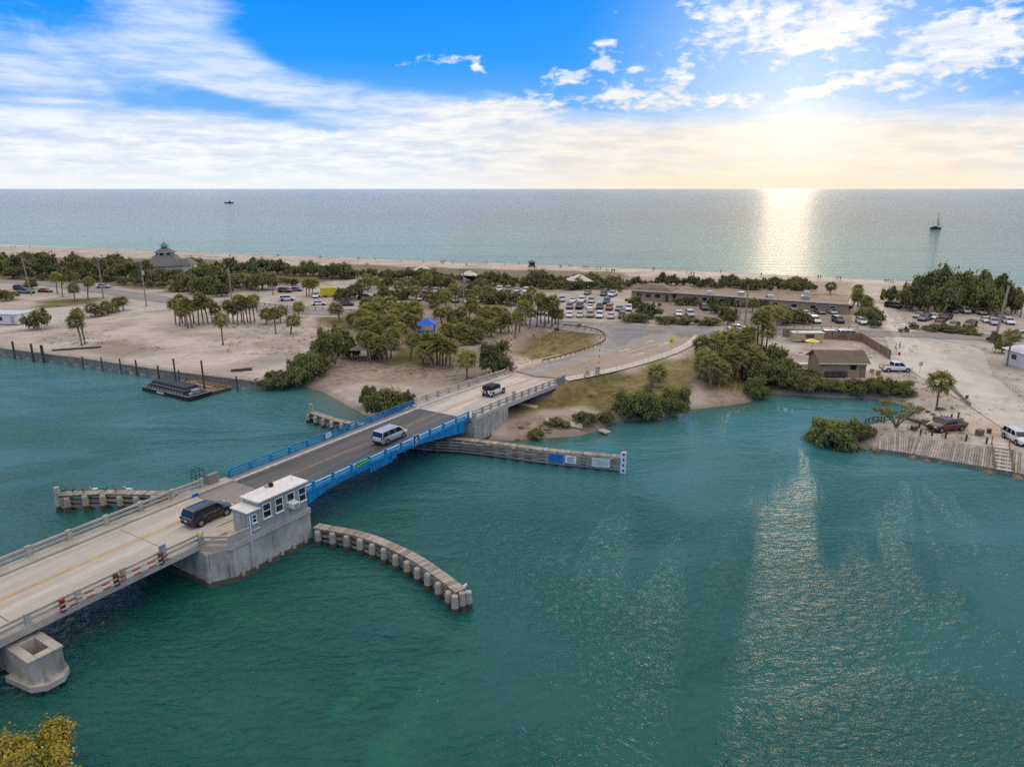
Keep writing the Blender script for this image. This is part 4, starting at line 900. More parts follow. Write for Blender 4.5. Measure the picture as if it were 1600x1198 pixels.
# --- single palms one can point to
for a in [(90, 459, 424, 'cabbage palm leaning in pair by the red parked car', 'palm pair by the red car'), (98, 464, 426, 'cabbage palm leaning in pair by the red parked car', 'palm pair by the red car'),
          (117, 470, 441, 'short cabbage palm on the verge below the yellow diamond sign', None), (119, 457, 425, 'tall palm just behind the verge by the yellow diamond sign', None), (138, 467, 431, 'lone cabbage palm on the verge between two utility poles', None),
          (128, 540, 489, 'shorter of two tall palms standing alone near the sea wall', None), (133, 538, 479, 'taller of two tall palms standing alone near the sea wall', None),
          (349, 539, 487, 'lone slender palm in the middle of the bare sandy lot', None),
          (402, 489, 457, 'cabbage palm by the lane at the edge of the bare lot', None), (417, 507, 480, 'cabbage palm in a loose row on the bare lot edge', 'loose row of palms on the bare lot'), (431, 522, 479, 'cabbage palm in a loose row on the bare lot edge', 'loose row of palms on the bare lot'),
          (438, 505, 476, 'cabbage palm in a loose row on the bare lot edge', 'loose row of palms on the bare lot'), (455, 522, 489, 'small lone palm with mulch at its foot on bare lot', None), (467, 496, 469, 'small palm beside the road across from the white cars', None),
          (427, 461, 425, 'palm in front of the orange brown parked car', None), (479, 463, 433, 'slim palm in a tight trio beside the yellow truck', 'trio of palms by the yellow truck'), (483, 464, 433, 'slim palm in a tight trio beside the yellow truck', 'trio of palms by the yellow truck'), (488, 461, 433, 'slim palm in a tight trio beside the yellow truck', 'trio of palms by the yellow truck'),
          (531, 503, 470, 'full-crowned palm standing by the road before the playground grove', None), (1018, 604, 566, 'small palm on the grass slope below the approach sidewalk', None),
          (1463, 640, 577, 'full round palm at the creek mouth beside the pale street', None), (1573, 572, 511, 'tall palm beside the utility pole and the white house', None), (1586, 490, 455, 'slim palm at the end of the pine clump', 'palms at the end of the pine clump'), (1594, 496, 457, 'slim palm at the end of the pine clump', 'palms at the end of the pine clump'),
          (1297, 460, 438, 'small dark palm on the beach behind the long roof', None), (1340, 467, 443, 'palm at the end of the long low building', None), (730, 592, 543, 'palm leaning beside the round shrub at bridge railing', None)]:
    palm(*a, cs=1.25 if a[0] in (531, 1463, 730) else None)
# --- clusters of palms
def ordn(k): return f"{k + 1}{'th' if 10 <= (k + 1) % 100 <= 20 else {1: 'st', 2: 'nd', 3: 'rd'}.get((k + 1) % 10, 'th')}"
ORDS = 'first second third fourth fifth sixth seventh eighth ninth tenth eleventh twelfth thirteenth fourteenth fifteenth sixteenth seventeenth eighteenth nineteenth twentieth'.split() + [f'{a}' for a in 'twenty-first twenty-second twenty-third twenty-fourth twenty-fifth twenty-sixth twenty-seventh twenty-eighth twenty-ninth thirtieth thirty-first thirty-second thirty-third thirty-fourth thirty-fifth thirty-sixth thirty-seventh thirty-eighth thirty-ninth fortieth'.split()]
def cluster(pts, label, group, **kw):
    for k, p_ in enumerate(sorted(pts)): palm(p_[0], p_[1], p_[2] + random.uniform(-3, 9), f'{label}, {ORDS[k]} from the left', group, **kw)
cluster([(294, 513, 471), (285, 505, 459), (311, 508, 458), (318, 507, 455), (325, 506, 457), (303, 505, 461), (275, 507, 466), (332, 505, 462), (340, 503, 463), (290, 510, 463), (281, 509, 470), (300, 512, 466)], 'cabbage palm in the dense clump on the bare sandy lot', 'palm clump on the bare lot')
cluster([(372, 508, 461), (382, 507, 458), (392, 505, 457), (365, 506, 466), (398, 503, 459), (358, 505, 465), (378, 503, 463), (387, 503, 462)], 'cabbage palm in second clump on the bare lot, nearer the road', 'second palm clump on the bare lot')
cluster([(150, 495, 463), (159, 494, 468), (168, 491, 470), (178, 489, 470), (193, 485, 457), (186, 487, 462)], 'short bushy palm in the row along the pale lane', 'short palms along the pale lane')
cluster([(580, 562, 518), (600, 567, 523), (595, 566, 526), (611, 560, 507), (586, 560, 528), (575, 556, 515), (642, 560, 507), (605, 563, 520)], 'cabbage palm before the picnic shelter on the brown slope', 'palms by the picnic shelter')
cluster([(675, 575, 527), (676, 568, 518), (687, 572, 519), (692, 570, 520), (703, 575, 532), (660, 570, 532), (668, 572, 530), (683, 569, 516), (697, 571, 527)], 'cabbage palm in the clump above the bare slope behind bridge railing', 'palm clump above the bare slope', cs=1.05)
cluster([(699, 528, 494), (709, 527, 500), (722, 533, 500), (733, 536, 511), (747, 526, 493), (767, 526, 492), (679, 498, 468), (745, 498, 467), (760, 502, 475), (786, 502, 474), (797, 503, 485), (727, 530, 505), (716, 523, 490), (738, 520, 484), (755, 512, 480), (775, 507, 470), (709, 512, 482), (690, 512, 478), (700, 505, 470), (722, 512, 475), (733, 505, 468), (752, 520, 486), (782, 520, 488), (765, 512, 478), (795, 520, 486), (690, 535, 505), (742, 535, 505)], 'cabbage palm in open grove between playground and the grass loop', 'open palm grove beyond the playground')
r_ = np.random.default_rng(3)
cluster([(x + r_.uniform(-4, 4), y, y - r_.uniform(32, 46)) for x, y in [(556, 512), (565, 518), (574, 512), (583, 520), (592, 515), (600, 524), (608, 518), (617, 526), (625, 517), (633, 522), (641, 515), (650, 519), (570, 505), (588, 507), (604, 509), (620, 507), (637, 506), (655, 508), (611, 532), (597, 534), (622, 536), (562, 528), (578, 530), (590, 540), (612, 545), (568, 540), (648, 512), (626, 500), (610, 498), (594, 496)]],
        'cabbage palm in the dense grove beside the blue playground canopy', 'dense palm grove by the playground', cs=1.2)
cluster([(575, 456, 433), (564, 453, 433), (642, 461, 438), (670, 461, 426), (658, 460, 434), (684, 461, 430), (760, 471, 441), (620, 455, 432), (705, 462, 436), (720, 464, 438), (745, 466, 440), (590, 452, 434), (782, 470, 442), (650, 476, 446), (672, 480, 450), (697, 483, 452), (735, 486, 455), (690, 474, 445), (712, 478, 448)], 'palm standing among the cars parked near the beach', 'palms in the beach car park')
cluster([(805, 528, 481), (812, 519, 465), (821, 508, 466), (839, 511, 456), (851, 511, 461), (862, 512, 460), (872, 513, 480), (830, 466, 446), (845, 505, 458), (857, 505, 463), (868, 506, 468), (828, 512, 470), (815, 508, 472)], 'cabbage palm at the head of grass loop by the junction', 'palms at the head of the grass loop')
cluster([(1098, 582, 531), (1110, 606, 546), (1141, 586, 534), (1125, 577, 521), (1160, 576, 516), (1104, 590, 545), (1092, 592, 550), (1118, 588, 540), (1132, 570, 515), (1150, 580, 530), (1181, 571, 486), (1188, 569, 483), (1172, 572, 500), (1165, 565, 505), (1195, 572, 500), (1118, 560, 512), (1143, 560, 508), (1100, 568, 520), (1135, 592, 545), (1155, 592, 542), (1128, 600, 552), (1148, 570, 520), (1170, 585, 530), (1182, 590, 540), (1110, 575, 528)], 'palm in the shady thicket between approach road and house yard', 'palms in the thicket by the approach road')
cluster([(1212, 523, 471), (1200, 526, 475), (1206, 512, 474), (1176, 488, 460), (1224, 508, 478), (1190, 500, 470), (1217, 503, 475)], 'palm along the beach road before the long low building', 'palms before the long low building')
cluster([(1332, 482, 452), (1345, 487, 457), (1356, 492, 465), (1362, 498, 472), (1340, 478, 450), (1351, 480, 455)], 'palm in the cluster at street corner by the parked cars', 'palms at the street corner')
# --- trees of the beach belt, spread evenly behind the sand
r_ = np.random.default_rng(12)
def belt(x0, x1, step, yb0, yb1, hmin, hmax, label, group, kind='bush', wmul=1.0):
    x = x0; k = 0
    while x < x1:
        f = (x - x0) / (x1 - x0); yb = yb0 + (yb1 - yb0) * f + r_.uniform(-2, 2); h = hmin * .75 + (hmax * 1.1 - hmin * .75) * r_.random() ** 1.3
        tree(x, yb, yb - h, h * r_.uniform(1.1, 1.6) * wmul, f'{label}, {ordn(k)} from the left' if 'scrubby' in label else label, group, kind); k += 1; x += step * r_.uniform(.75, 1.25)
W1 = 'bushy tree in the beach-side belt around the teal cupola'; G1 = 'trees of the belt round the cupola pavilion'
belt(-20, 335, 15, 413, 424, 13, 22, W1, G1); belt(-20, 250, 15, 424, 440, 20, 32, W1, G1); belt(225, 420, 16, 438, 452, 22, 36, W1, G1); belt(330, 430, 16, 424, 428, 16, 26, W1, G1); belt(235, 350, 18, 450, 462, 18, 28, W1, G1); belt(20, 235, 20, 434, 446, 16, 24, W1, G1)
W2 = 'bushy tree in the belt between beach and yellow truck car park'; G2 = 'trees of the belt behind the yellow truck'
belt(400, 560, 14, 428, 437, 16, 26, W2, G2); belt(395, 470, 16, 442, 447, 16, 24, W2, G2); belt(540, 700, 14, 433, 440, 14, 24, W2, G2)
W3 = 'bushy tree in the belt behind the car rows, near the lifeguard tower'; G3 = 'trees of the belt near the lifeguard tower'
belt(690, 985, 13, 437, 448, 13, 23, W3, G3); belt(760, 975, 15, 446, 454, 14, 24, W3, G3)
belt(575, 770, 17, 447, 458, 13, 22, 'rounded tree between the parked cars near the beach', 'trees between the parked cars'); belt(600, 860, 22, 468, 478, 14, 24, 'rounded tree between the parked cars near the beach', 'trees between the parked cars')
W4 = 'hedge-like tree in the golden belt behind the long low roof'; G4 = 'hedge trees behind the long roof'
belt(1060, 1328, 13, 476, 486, 9, 17, 'scrubby tree in the worn car park before long low building', 'scrubby trees before the long building'); belt(985, 1270, 11, 444, 454, 11, 18, W4, G4); belt(1130, 1265, 11, 446, 453, 14, 21, W4, G4)
for k, (x, y, t_, w_) in enumerate(sorted([(1475, 488, 428, 52), (1530, 488, 434, 50), (1425, 486, 436, 46), (1440, 482, 424, 44), (1460, 484, 414, 50), (1478, 480, 420, 46), (1495, 482, 424, 50), (1515, 484, 425, 48), (1535, 484, 423, 50), (1552, 486, 427, 50), (1568, 488, 434, 42), (1545, 492, 440, 44), (1500, 478, 430, 44), (1450, 488, 440, 40), (1420, 478, 440, 36), (1580, 492, 446, 30)])):
    tree(x, y, t_, w_, f'tall dark tree in the big clump above shaded car park, {ORDS[k]} from the left', 'big dark trees by the shaded car park', 'bush', 'broad_coastal_tree')
for k, (x, y, t_, w_) in enumerate(sorted([(1470, 486, 413, 34), (1437, 486, 428, 30)])):
    tree(x, y, t_, w_, f'feathery pine standing up out of the big dark clump, {ORDS[k]} from the left', 'pines in the big dark clump', 'pine')
# --- shrubs that stand out
for a in [(60, 514, 480, 42, 'large rounded bush beside the white trailer', 'bush'), (1390, 474, 444, 30, 'rounded tree at the beach end of the street', 'bush'), (1356, 504, 478, 44, 'dense shrub at street corner next to the parked white car', 'bush'),
          (1365, 512, 497, 20, 'clipped shrub on the corner of the pale street', 'bush'), (858, 0, 0, 0, None, None), (770, 586, 527, 62, 'big round shrub beside the bridge approach railing', 'mang'), (1012, 497, 470, 46, 'shrub mound at the head of car rows', 'bush'), (990, 480, 462, 34, 'dark shrub beside the brown-roofed shelter', 'bush'),
          (995, 503, 487, 46, 'low hedge clump along the road by the car rows', 'bush'), (605, 654, 598, 74, 'mangrove clump at the water just beyond the blue railing', 'mang'), (577, 634, 600, 34, 'smaller mangrove beside the sandy ramp', 'mang'), (636, 640, 606, 34, 'mangrove tight against the far blue railing', 'mang'),
          (440, 604, 574, 60, 'dark shrub spilling over the end of the sea wall', 'mang'), (468, 602, 566, 52, 'dense shrub beside sandy ramp at the water', 'mang'), (412, 606, 592, 36, 'low shrub on the sea wall corner', 'mang'), (490, 588, 540, 58, 'tall leafy thicket above the sandy ramp', 'mang'), (512, 572, 508, 56, 'tallest tree of the thicket above the sandy ramp', 'mang'), (535, 556, 504, 46, 'leafy tree at landward end of the thicket', 'bush'), (470, 586, 548, 42, 'thicket shrub on its bare lot side', 'mang'), (546, 560, 528, 34, 'low tree by the picnic shelter', 'mang'),
          (985, 656, 606, 62, 'shrub at the water below the grass slope', 'mang'), (1020, 654, 612, 56, 'middle shrub of the row on the creek bank', 'mang'), (1052, 646, 600, 56, 'last shrub of the row on the creek bank', 'mang'), (1008, 640, 602, 44, 'yellowish shrub on the slope above the creek bank', 'mang'),
          (1195, 608, 560, 60, 'tall shrub at the creek corner by the thicket', 'mang'), (1232, 612, 572, 56, 'dense shrub on creek bank before the yard', 'mang'), (1178, 622, 585, 44, 'shrub overhanging the creek at its corner', 'mang'),
          (1112, 572, 524, 56, 'rounded tree filling the thicket beside the approach road', 'bush'), (1172, 594, 556, 44, 'broad shrub of the thicket nearest the creek', 'bush'), (1205, 580, 535, 50, 'tall shrub between thicket and yard', 'bush'), (1215, 600, 555, 60, 'dense dark shrub above the creek corner', 'mang'), (870, 672, 652, 40, 'brown scrub on the eroded bank beside far pier', 'bush'), (915, 664, 640, 44, 'scrubby bush on the eroded bank by the fallen log', 'bush'), (838, 684, 668, 34, 'low scrub at the foot of the far pier', 'bush'), (945, 660, 640, 34, 'scrub at the end of the eroded bank', 'bush'), (1250, 606, 572, 60, 'taller mangrove on creek bank below the yard', 'mang'),
          (1268, 616, 585, 52, 'low mangrove on creek bank below the brown house, nearest the thicket', 'mang'), (1302, 617, 588, 50, 'low mangrove on creek bank directly below the brown house', 'mang'), (1338, 618, 590, 50, 'low mangrove on creek bank below house corner', 'mang'), (1372, 620, 588, 48, 'low mangrove on creek bank below the white pickup', 'mang'), (1405, 624, 592, 44, 'low mangrove on the creek bank next to the round palm', 'mang'),
          (1306, 694, 646, 92, 'big mangrove bush standing in the water off the point', 'mang'), (1345, 686, 656, 44, 'landward half of the mangrove bush by the footbridge rail', 'mang'),
          (1565, 552, 527, 30, 'shrub under tall palm by the white house', 'bush'), (1556, 535, 518, 26, 'small shrub at the foot of the utility pole', 'bush'), (1240, 504, 480, 34, 'shrub along the beach road before parked cars', 'bush'), (1258, 506, 487, 26, 'low shrub next to the white car before the long building', 'bush'), (1137, 508, 475, 34, 'open tree in the worn car park', 'bush'), (1118, 490, 474, 26, 'dark round shrub in the worn car park', 'bush'),
          (1040, 505, 492, 40, 'flat hedge along the junction, car row end', 'bush'), (1075, 507, 494, 40, 'flat hedge along the junction, middle', 'bush'), (1108, 508, 495, 36, 'flat hedge along the junction, pole end', 'bush'), (50, 452, 434, 20, 'dark shrub behind the red parked car', 'bush'), (10, 470, 450, 36, 'shrub at the roadside before the dark parked cars', 'bush'),
          (1470, 517, 506, 50, 'low hedge before the shaded car park, street end', 'bush'), (1505, 520, 510, 60, 'low hedge before the shaded car park, pole end', 'bush'), (1426, 514, 502, 18, 'small round shrub by the golf cart', 'bush'), (540, 470, 448, 40, 'round tree behind the yellow truck', 'bush'), (555, 466, 441, 34, 'taller round tree behind the yellow truck', 'bush')]:
    if not a[4]: continue
    tree(a[0], a[1], a[2], a[3], a[4], None, a[5], None if a[5] == 'mang' else 'rounded_shrub', 'shrub')
# open sea-grape tree on the point: visible limbs, sparse leaves
sx, sy, sz = G(1400, 668); sg = thing('sea_grape_tree', 'open spreading tree with bare limbs on the point by the creek', 'tree', (sx, sy, sz - .1))
r_ = np.random.default_rng(5); m = MB(); tips = []
for k in range(7):
    a = k * .9; s_ = r_.uniform(2.2, 3.3); p1 = (math.cos(a) * .5, math.sin(a) * .4, .9); p2 = (math.cos(a) * s_ * .6, math.sin(a) * s_ * .5, 2.0 + r_.uniform(-.2, .3)); p3 = (math.cos(a) * s_, math.sin(a) * s_ * .8, 2.9 + r_.uniform(-.5, .6))
    m.tube([(0, 0, 0), p1, p2, p3], [.16, .11, .07, .03], 6); tips += [p2, p3]
    for j in range(2):
        q = (p3[0] + r_.uniform(-.8, .8), p3[1] + r_.uniform(-.8, .8), p3[2] + r_.uniform(.1, .8)); m.tube([p2, q], [.05, .02], 5); tips.append(q)
m.build('trunk', M_bark, sg); link('crown', leaf_cloud(9, [(t[0], t[1], t[2], .62, .34) for t in tips], 2200, .13, M_mang, inner=.2), sg)
# yellow-green bush on the near bank, below the camera's corner
nb_x, nb_y = P(15, 1205, 2.5)
nbank = MB(); N_ = 24
rings = []
for k, (rr, zz) in enumerate(((13.5, -1.5), (11.5, .2), (9.5, 1.0), (5, 1.4))): rings.append([(nb_x - 8 + math.cos(i * 6.2832 / N_) * rr * (1 + .08 * math.sin(3 * i)), nb_y - 9 + math.sin(i * 6.2832 / N_) * rr, zz) for i in range(N_)])
nbank.loft(rings); structure(nbank.build('near_bank', land.data.materials[0], None, True), 'sandy near bank under the yellow-green bush')
gold = leaf_cloud(77, bushy(7, 14), 24000, .038, M_gold, inner=.3, jit=.07); gold2 = leaf_cloud(78, bushy(9, 14), 24000, .038, M_gold, inner=.3, jit=.07)
for (px, py, z_, rw, h, lab, g_) in [(18, 1190, 1.2, 2.9, 3.0, 'yellow-green leafy bush filling the corner of the near bank', gold), (78, 1235, .6, 2.2, 2.1, 'lower yellow-green bush at the water of the near bank', gold2)]:
    q = P(px, py, z_ + 1.0); t = thing('leafy_bush', lab, 'shrub', (q[0], q[1], z_ - .4)); link('trunk', LIMBS[0], t, (0, 0, 0), 0, (rw, rw, h)); link('crown', g_, t, (0, 0, 0), 0, (rw, rw, h))

# ------------------------------------------------------------------ vehicles
def paint(name, col, rough=.28): return principled('car_paint_' + name, col, rough, spec=.5, coat=.6)
PAINT = {'white': paint('white', (.70, .70, .70)), 'silver': paint('silver', (.42, .43, .44)), 'black': paint('black', (.012, .012, .014)), 'grey': paint('grey', (.14, .145, .15)), 'red': paint('red', (.26, .02, .018)),
         'brown': paint('brown', (.20, .075, .03)), 'blue': paint('blue', (.03, .07, .18)), 'tan': paint('tan', (.36, .30, .22)), 'yellow': principled('truck_yellow', (.62, .52, .03), .5, .06, 2.0), 'maroon': paint('maroon', (.13, .03, .025))}
M_tyre = principled('tyre_rubber', (.014, .014, .014), .9); M_rim = principled('alloy_rim', (.38, .38, .39), .4, metal=.5); M_blk = principled('black_plastic', (.016, .016, .017), .6)
M_head = principled('headlamp_glass', (.75, .75, .72), .15); M_tail = principled('tail_lamp', (.32, .012, .01), .3); M_cglass = principled('car_glass', (.012, .014, .017), .05, spec=.7); M_canv = principled('soft_top', (.02, .02, .022), .9)
SPEC = {  # length, width, height, wheelbase, wheel radius, belt height, hood end, screen top, rear top, rear base, bonnet height, boot height
    'suv':    dict(L=4.9, W=1.95, H=1.78, wb=2.9, wr=.38, belt=1.12, hood=1.30, st=.62, rt=-1.95, rb=-2.28, hz=1.06, bz=1.08, cl=.27),
    'sedan':  dict(L=4.7, W=1.83, H=1.46, wb=2.75, wr=.33, belt=.95, hood=1.15, st=.45, rt=-1.15, rb=-1.75, hz=.90, bz=.98, cl=.20),
    'van':    dict(L=5.1, W=1.99, H=1.80, wb=3.03, wr=.35, belt=1.12, hood=1.72, st=.92, rt=-2.25, rb=-2.48, hz=1.02, bz=1.10, cl=.20),
    'jeep':   dict(L=4.5, W=1.88, H=1.85, wb=3.0, wr=.41, belt=1.20, hood=.72, st=.50, rt=-1.92, rb=-1.98, hz=1.16, bz=1.16, cl=.36),
    'pickup': dict(L=5.8, W=2.02, H=1.92, wb=3.65, wr=.41, belt=1.22, hood=1.45, st=.75, rt=-.72, rb=-.86, hz=1.20, bz=1.18, cl=.38)}
def car_meshes(kind):
    S = SPEC[kind]; L, W, H = S['L'], S['W'], S['H']; hl, hw = L / 2, W / 2; ax = S['wb'] / 2; wr = S['wr']; cl = S['cl']; belt = S['belt']
    blunt = kind == 'jeep'
    def ring(y, w_, z0, z1, crown=.03):
        return [(-w_ * .90, y, z0), (-w_, y, z0 + .13), (-w_ * 1.0, y, z0 + (z1 - z0) * .62), (-w_ * .955, y, z1 - .03), (-w_ * .80, y, z1 + crown * .6), (0, y, z1 + crown), (w_ * .80, y, z1 + crown * .6), (w_ * .955, y, z1 - .03), (w_, y, z0 + (z1 - z0) * .62), (w_, y, z0 + .13), (w_ * .90, y, z0)]
    hz, bz = S['hz'], S['bz']
    st = [(-hl, hw * (.9 if not blunt else .95), cl + .18, bz - .18), (-hl + .10, hw * .965, cl + .06, bz - .04), (-hl + .35, hw * .99, cl, bz), (S['rb'] + .1, hw, cl, belt), (0, hw, cl, belt), (S['hood'] - .05, hw, cl, belt), (S['hood'] + .2, hw * .99, cl, hz + .02), (hl - .55, hw * .97, cl + .01, hz - (.03 if blunt else .07)), (hl - .2, hw * (.92 if not blunt else .93), cl + .04, hz - (.05 if blunt else .16)), (hl, hw * (.78 if not blunt else .88), cl + .12, hz - (.10 if blunt else .34))]
    if kind == 'pickup': st[3] = (S['rb'] - .1, hw, cl, bz); st.insert(4, (S['rb'] + .02, hw, cl, belt))
    body = MB(); body.loft([ring(y, w_, a, b) for y, w_, a, b in st])
    out = {'body': (body.mesh('body', PAINT['white'], True), None)}
    # glazed cabin
    def cab(y, z, w_): return [(-w_, y, z), (w_, y, z)]
    rw = hw * (.80 if kind not in ('jeep', 'van') else .86); bw = hw * .95
    b0, b1 = S['rb'], S['hood'] + .02; r0, r1 = S['rt'], S['st']
    v = [(-bw, b0, belt - .02), (bw, b0, belt - .02), (bw, b1, belt - .02), (-bw, b1, belt - .02), (-rw, r0, H - .07), (rw, r0, H - .07), (rw, r1, H - .07), (-rw, r1, H - .07)]
    g = MB().raw(v, [(0, 1, 5, 4), (1, 2, 6, 5), (2, 3, 7, 6), (3, 0, 4, 7), (4, 5, 6, 7)]); out['window'] = (g.mesh('window', M_cglass), None)
    # roof and pillars
    f = MB(); rr = lambda y, w_, z: [(-w_, y, z - .06), (-w_ * 1.01, y, z - .03), (-w_ * .85, y, z), (w_ * .85, y, z), (w_ * 1.01, y, z - .03), (w_, y, z - .06)]
    f.loft([rr(r0 - .06, rw * .97, H - .05), rr(r0 + .25, rw * 1.01, H - .005), rr((r0 + r1) / 2, rw * 1.01, H + .015), rr(r1 - .2, rw * 1.0, H - .01), rr(r1 + .06, rw * .96, H - .055)])
    def pillar(y0, y1, th):
        for s in (-1, 1): f.tube([(s * (bw + .005), y0, belt - .02), (s * (rw + .012), y1, H - .06)], th, 4)
    pillar(b1, r1, .05); pillar(b0 + .02, r0, .07); n = {'sedan': 1, 'suv': 2, 'van': 2, 'jeep': 2, 'pickup': 1}[kind]
    for k in range(n):
        t = (k + 1) / (n + 1); yb = b0 + (b1 - .25 - b0) * t; pillar(yb, r0 + (r1 - r0) * t, .045)
    if kind == 'suv' or kind == 'van':
        for s in (-1, 1): f.tube([(s * rw * .8, r0 + .15, H + .05), (s * rw * .8, r1 - .3, H + .06)], .022, 5)
    out['roof'] = (f.mesh('roof', PAINT['white'], False), None)
    if kind == 'pickup':
        bed = MB(); bed.box((0, (-hl + S['rb']) / 2 - .02, bz + .035), (W * .8, S['rb'] + hl - .34, .06)); out['truck_bed'] = (bed.mesh('truck_bed', M_blk), None)
    low = MB(); low.box((0, 0, cl + .06), (W * .93, L * .86, .22)); low.box((0, hl - .06, cl + .17), (W * .70, .18, .18)); low.box((0, -hl + .06, cl + .24), (W * .80, .2, .2))
    for s in (-1, 1):
        for y in (ax, -ax): low.tube([(s * (hw - .12), y, wr), (s * (hw + .005), y, wr)], wr * 1.2, 14)
    out['under_trim'] = (low.mesh('under_trim', M_blk), None)
    return out
WHEEL = {}
def wheel_mesh(r):
    k = round(r, 3)
    if k not in WHEEL:
        t = MB(); pr_ = [(r * .62, -.12), (r * .93, -.12), (r, -.07), (r, .07), (r * .93, .12), (r * .62, .12)]; n = 18
        t.loft([[(x, q * math.cos(i * 6.2832 / n), q * math.sin(i * 6.2832 / n)) for i in range(n)] for q, x in pr_], cap=False)
        rim = MB(); rim.tube([(-.10, 0, 0), (.10, 0, 0)], r * .63, 16)
        for i in range(5): a = i * 1.2566; rim.box((0, math.cos(a) * r * .32, math.sin(a) * r * .32), (.235, .07, r * .6), rx=a - math.pi / 2)
        WHEEL[k] = (t.mesh('tyre', M_tyre, True), rim.mesh('rim', M_rim))
    return WHEEL[k]
CARM = {}
def car(kind, color, loc, heading, label, group=None, name=None, detail=False, roofcol=None, cat='car'):
    """heading: compass bearing of the nose, degrees clockwise from +y"""
    t = thing(name or {'suv': 'parked_suv', 'sedan': 'parked_car', 'van': 'minivan', 'jeep': 'open_off_roader', 'pickup': 'pickup_truck'}[kind], label, cat, loc, -rad(heading), group)
    if kind not in CARM: CARM[kind] = car_meshes(kind)
    S = SPEC[kind]
    for part, (me_, _) in CARM[kind].items():
        if part in ('body', 'roof'):
            c = roofcol if (part == 'roof' and roofcol) else PAINT[color]; key = (kind, part, c.name)
            if key not in CARM: m2 = me_.copy(); m2.materials.clear(); m2.materials.append(c); CARM.setdefault('_c', {})[key] = CARM.get('_c', {}).get(key) or m2
            link(part, CARM['_c'][key], t)
        else: link(part, me_, t)
    ty, ri = wheel_mesh(S['wr'])
    for sx in (-1, 1):
        for y in (S['wb'] / 2, -S['wb'] / 2):
            w_ = link('wheel', ty, t, (sx * (S['W'] / 2 - .09), y, S['wr'])); 
            if detail: link('rim', ri, w_)
    hl, hw = S['L'] / 2, S['W'] / 2
    if detail:
        for s in (-1, 1):
            MB().box((s * hw * .72, hl - .10, S['hz'] - .26), (.36, .14, .14)).build('headlight', M_head, t, bevel=.02)
            MB().box((s * hw * .86, -hl + .05, S['bz'] - .14), (.20, .14, .26)).build('tail_light', M_tail, t, bevel=.02)
            MB().box((s * (hw + .06), S['hood'] - .28, S['belt'] + .06), (.2, .12, .14)).build('mirror', PAINT[color], t, bevel=.02)
            for y in (.15, -.95): MB().box((s * (hw + .004), y, S['belt'] - .16), (.02, .2, .04)).build('door_handle', M_rim, t)
        MB().box((0, -hl - .005, S['belt'] - .38), (.32, .02, .16)).build('number_plate', M_signw, t)
        MB().box((0, hl - .02, S['hz'] - .34), (hw * .9, .08, .14)).build('grille', M_blk, t)
    return t
def on_deck(s, X, dz=.01): q = br(s, X); return (q[0], q[1], deck_z(s) + dz)
BH = math.degrees(BAZ)
car('suv', 'black', on_deck(38.95, 1.75), BH, 'black SUV driving over the bridge beside the tender house', None, 'driving_suv', True)
car('van', 'silver', on_deck(66.3, 1.55), BH, 'silver minivan crossing the dark steel grating of the bridge', None, 'minivan', True)
jp = car('jeep', 'white', on_deck(92.2, .75, -.02), BH, 'white off-roader with black soft top just past the steel span', None, 'off_roader', True, M_canv)
spare = link('spare_wheel', wheel_mesh(.41)[0], jp, (0, -2.38, .98), math.pi / 2); link('rim', wheel_mesh(.41)[1], spare)
for s in (-1, 1): MB().box((s * .86, 1.5, .92), (.24, 1.0, .10)).box((s * .86, -1.5, .92), (.24, 1.0, .10)).build('mud_guard', M_blk, jp, bevel=.03)
MB().box((0, -1.25, 1.55), (1.56, 1.4, .56)).build('soft_top', M_canv, jp, bevel=.06)
ORD = ['first', 'second', 'third', 'fourth', 'fifth', 'sixth', 'seventh', 'eighth', 'ninth', 'tenth']
def row(cars, where, group, heading):
    for k, (px, py, kind, col) in enumerate(cars):
        x, y, z = G(px, py); ky = {'suv': 'SUV', 'sedan': 'saloon', 'pickup': 'pickup', 'van': 'van'}[kind]
        car(kind, col, (x, y, z + .03), heading + random.uniform(-4, 4), f'{col} {ky}, {ORD[k]} from the bare-lot end of {where}', group, {'suv': 'parked_suv', 'sedan': 'parked_car', 'pickup': 'parked_pickup', 'van': 'parked_van'}[kind])
row([(890, 495, 'sedan', 'white'), (906, 495, 'sedan', 'silver'), (922, 495, 'suv', 'tan'), (937, 496, 'suv', 'white'), (954, 497, 'sedan', 'silver'), (972, 497, 'suv', 'black')], 'front car row by the junction', 'front car row by the junction', 190)
row([(890, 482, 'suv', 'grey'), (906, 482, 'pickup', 'black'), (922, 483, 'sedan', 'white'), (937, 483, 'suv', 'black'), (952, 484, 'suv', 'brown'), (967, 485, 'sedan', 'grey'), (982, 485, 'suv', 'white')], 'second car row by the junction', 'second car row by the junction', 190)
row([(878, 471, 'suv', 'silver'), (895, 472, 'sedan', 'white'), (909, 472, 'suv', 'white'), (924, 473, 'suv', 'silver'), (948, 474, 'suv', 'black')], 'third car row by the junction', 'third car row by the junction', 190)
row([(918, 460, 'sedan', 'grey'), (943, 462, 'sedan', 'black'), (957, 463, 'pickup', 'white')], 'last car row under the shrubs', 'last car row by the junction', 200)
row([(845, 491, 'suv', 'grey'), (858, 492, 'sedan', 'tan'), (873, 493, 'suv', 'silver')], 'short row half hidden by palms', 'cars half hidden by palms', 190)
row([(600, 447, 'suv', 'white'), (620, 450, 'sedan', 'silver'), (640, 457, 'suv', 'white'), (652, 455, 'sedan', 'white'), (666, 457, 'suv', 'grey'), (683, 458, 'pickup', 'white'), (702, 459, 'sedan', 'red'), (718, 460, 'suv', 'silver')], 'upper row seen through the palms', 'upper row in the palms', 185)
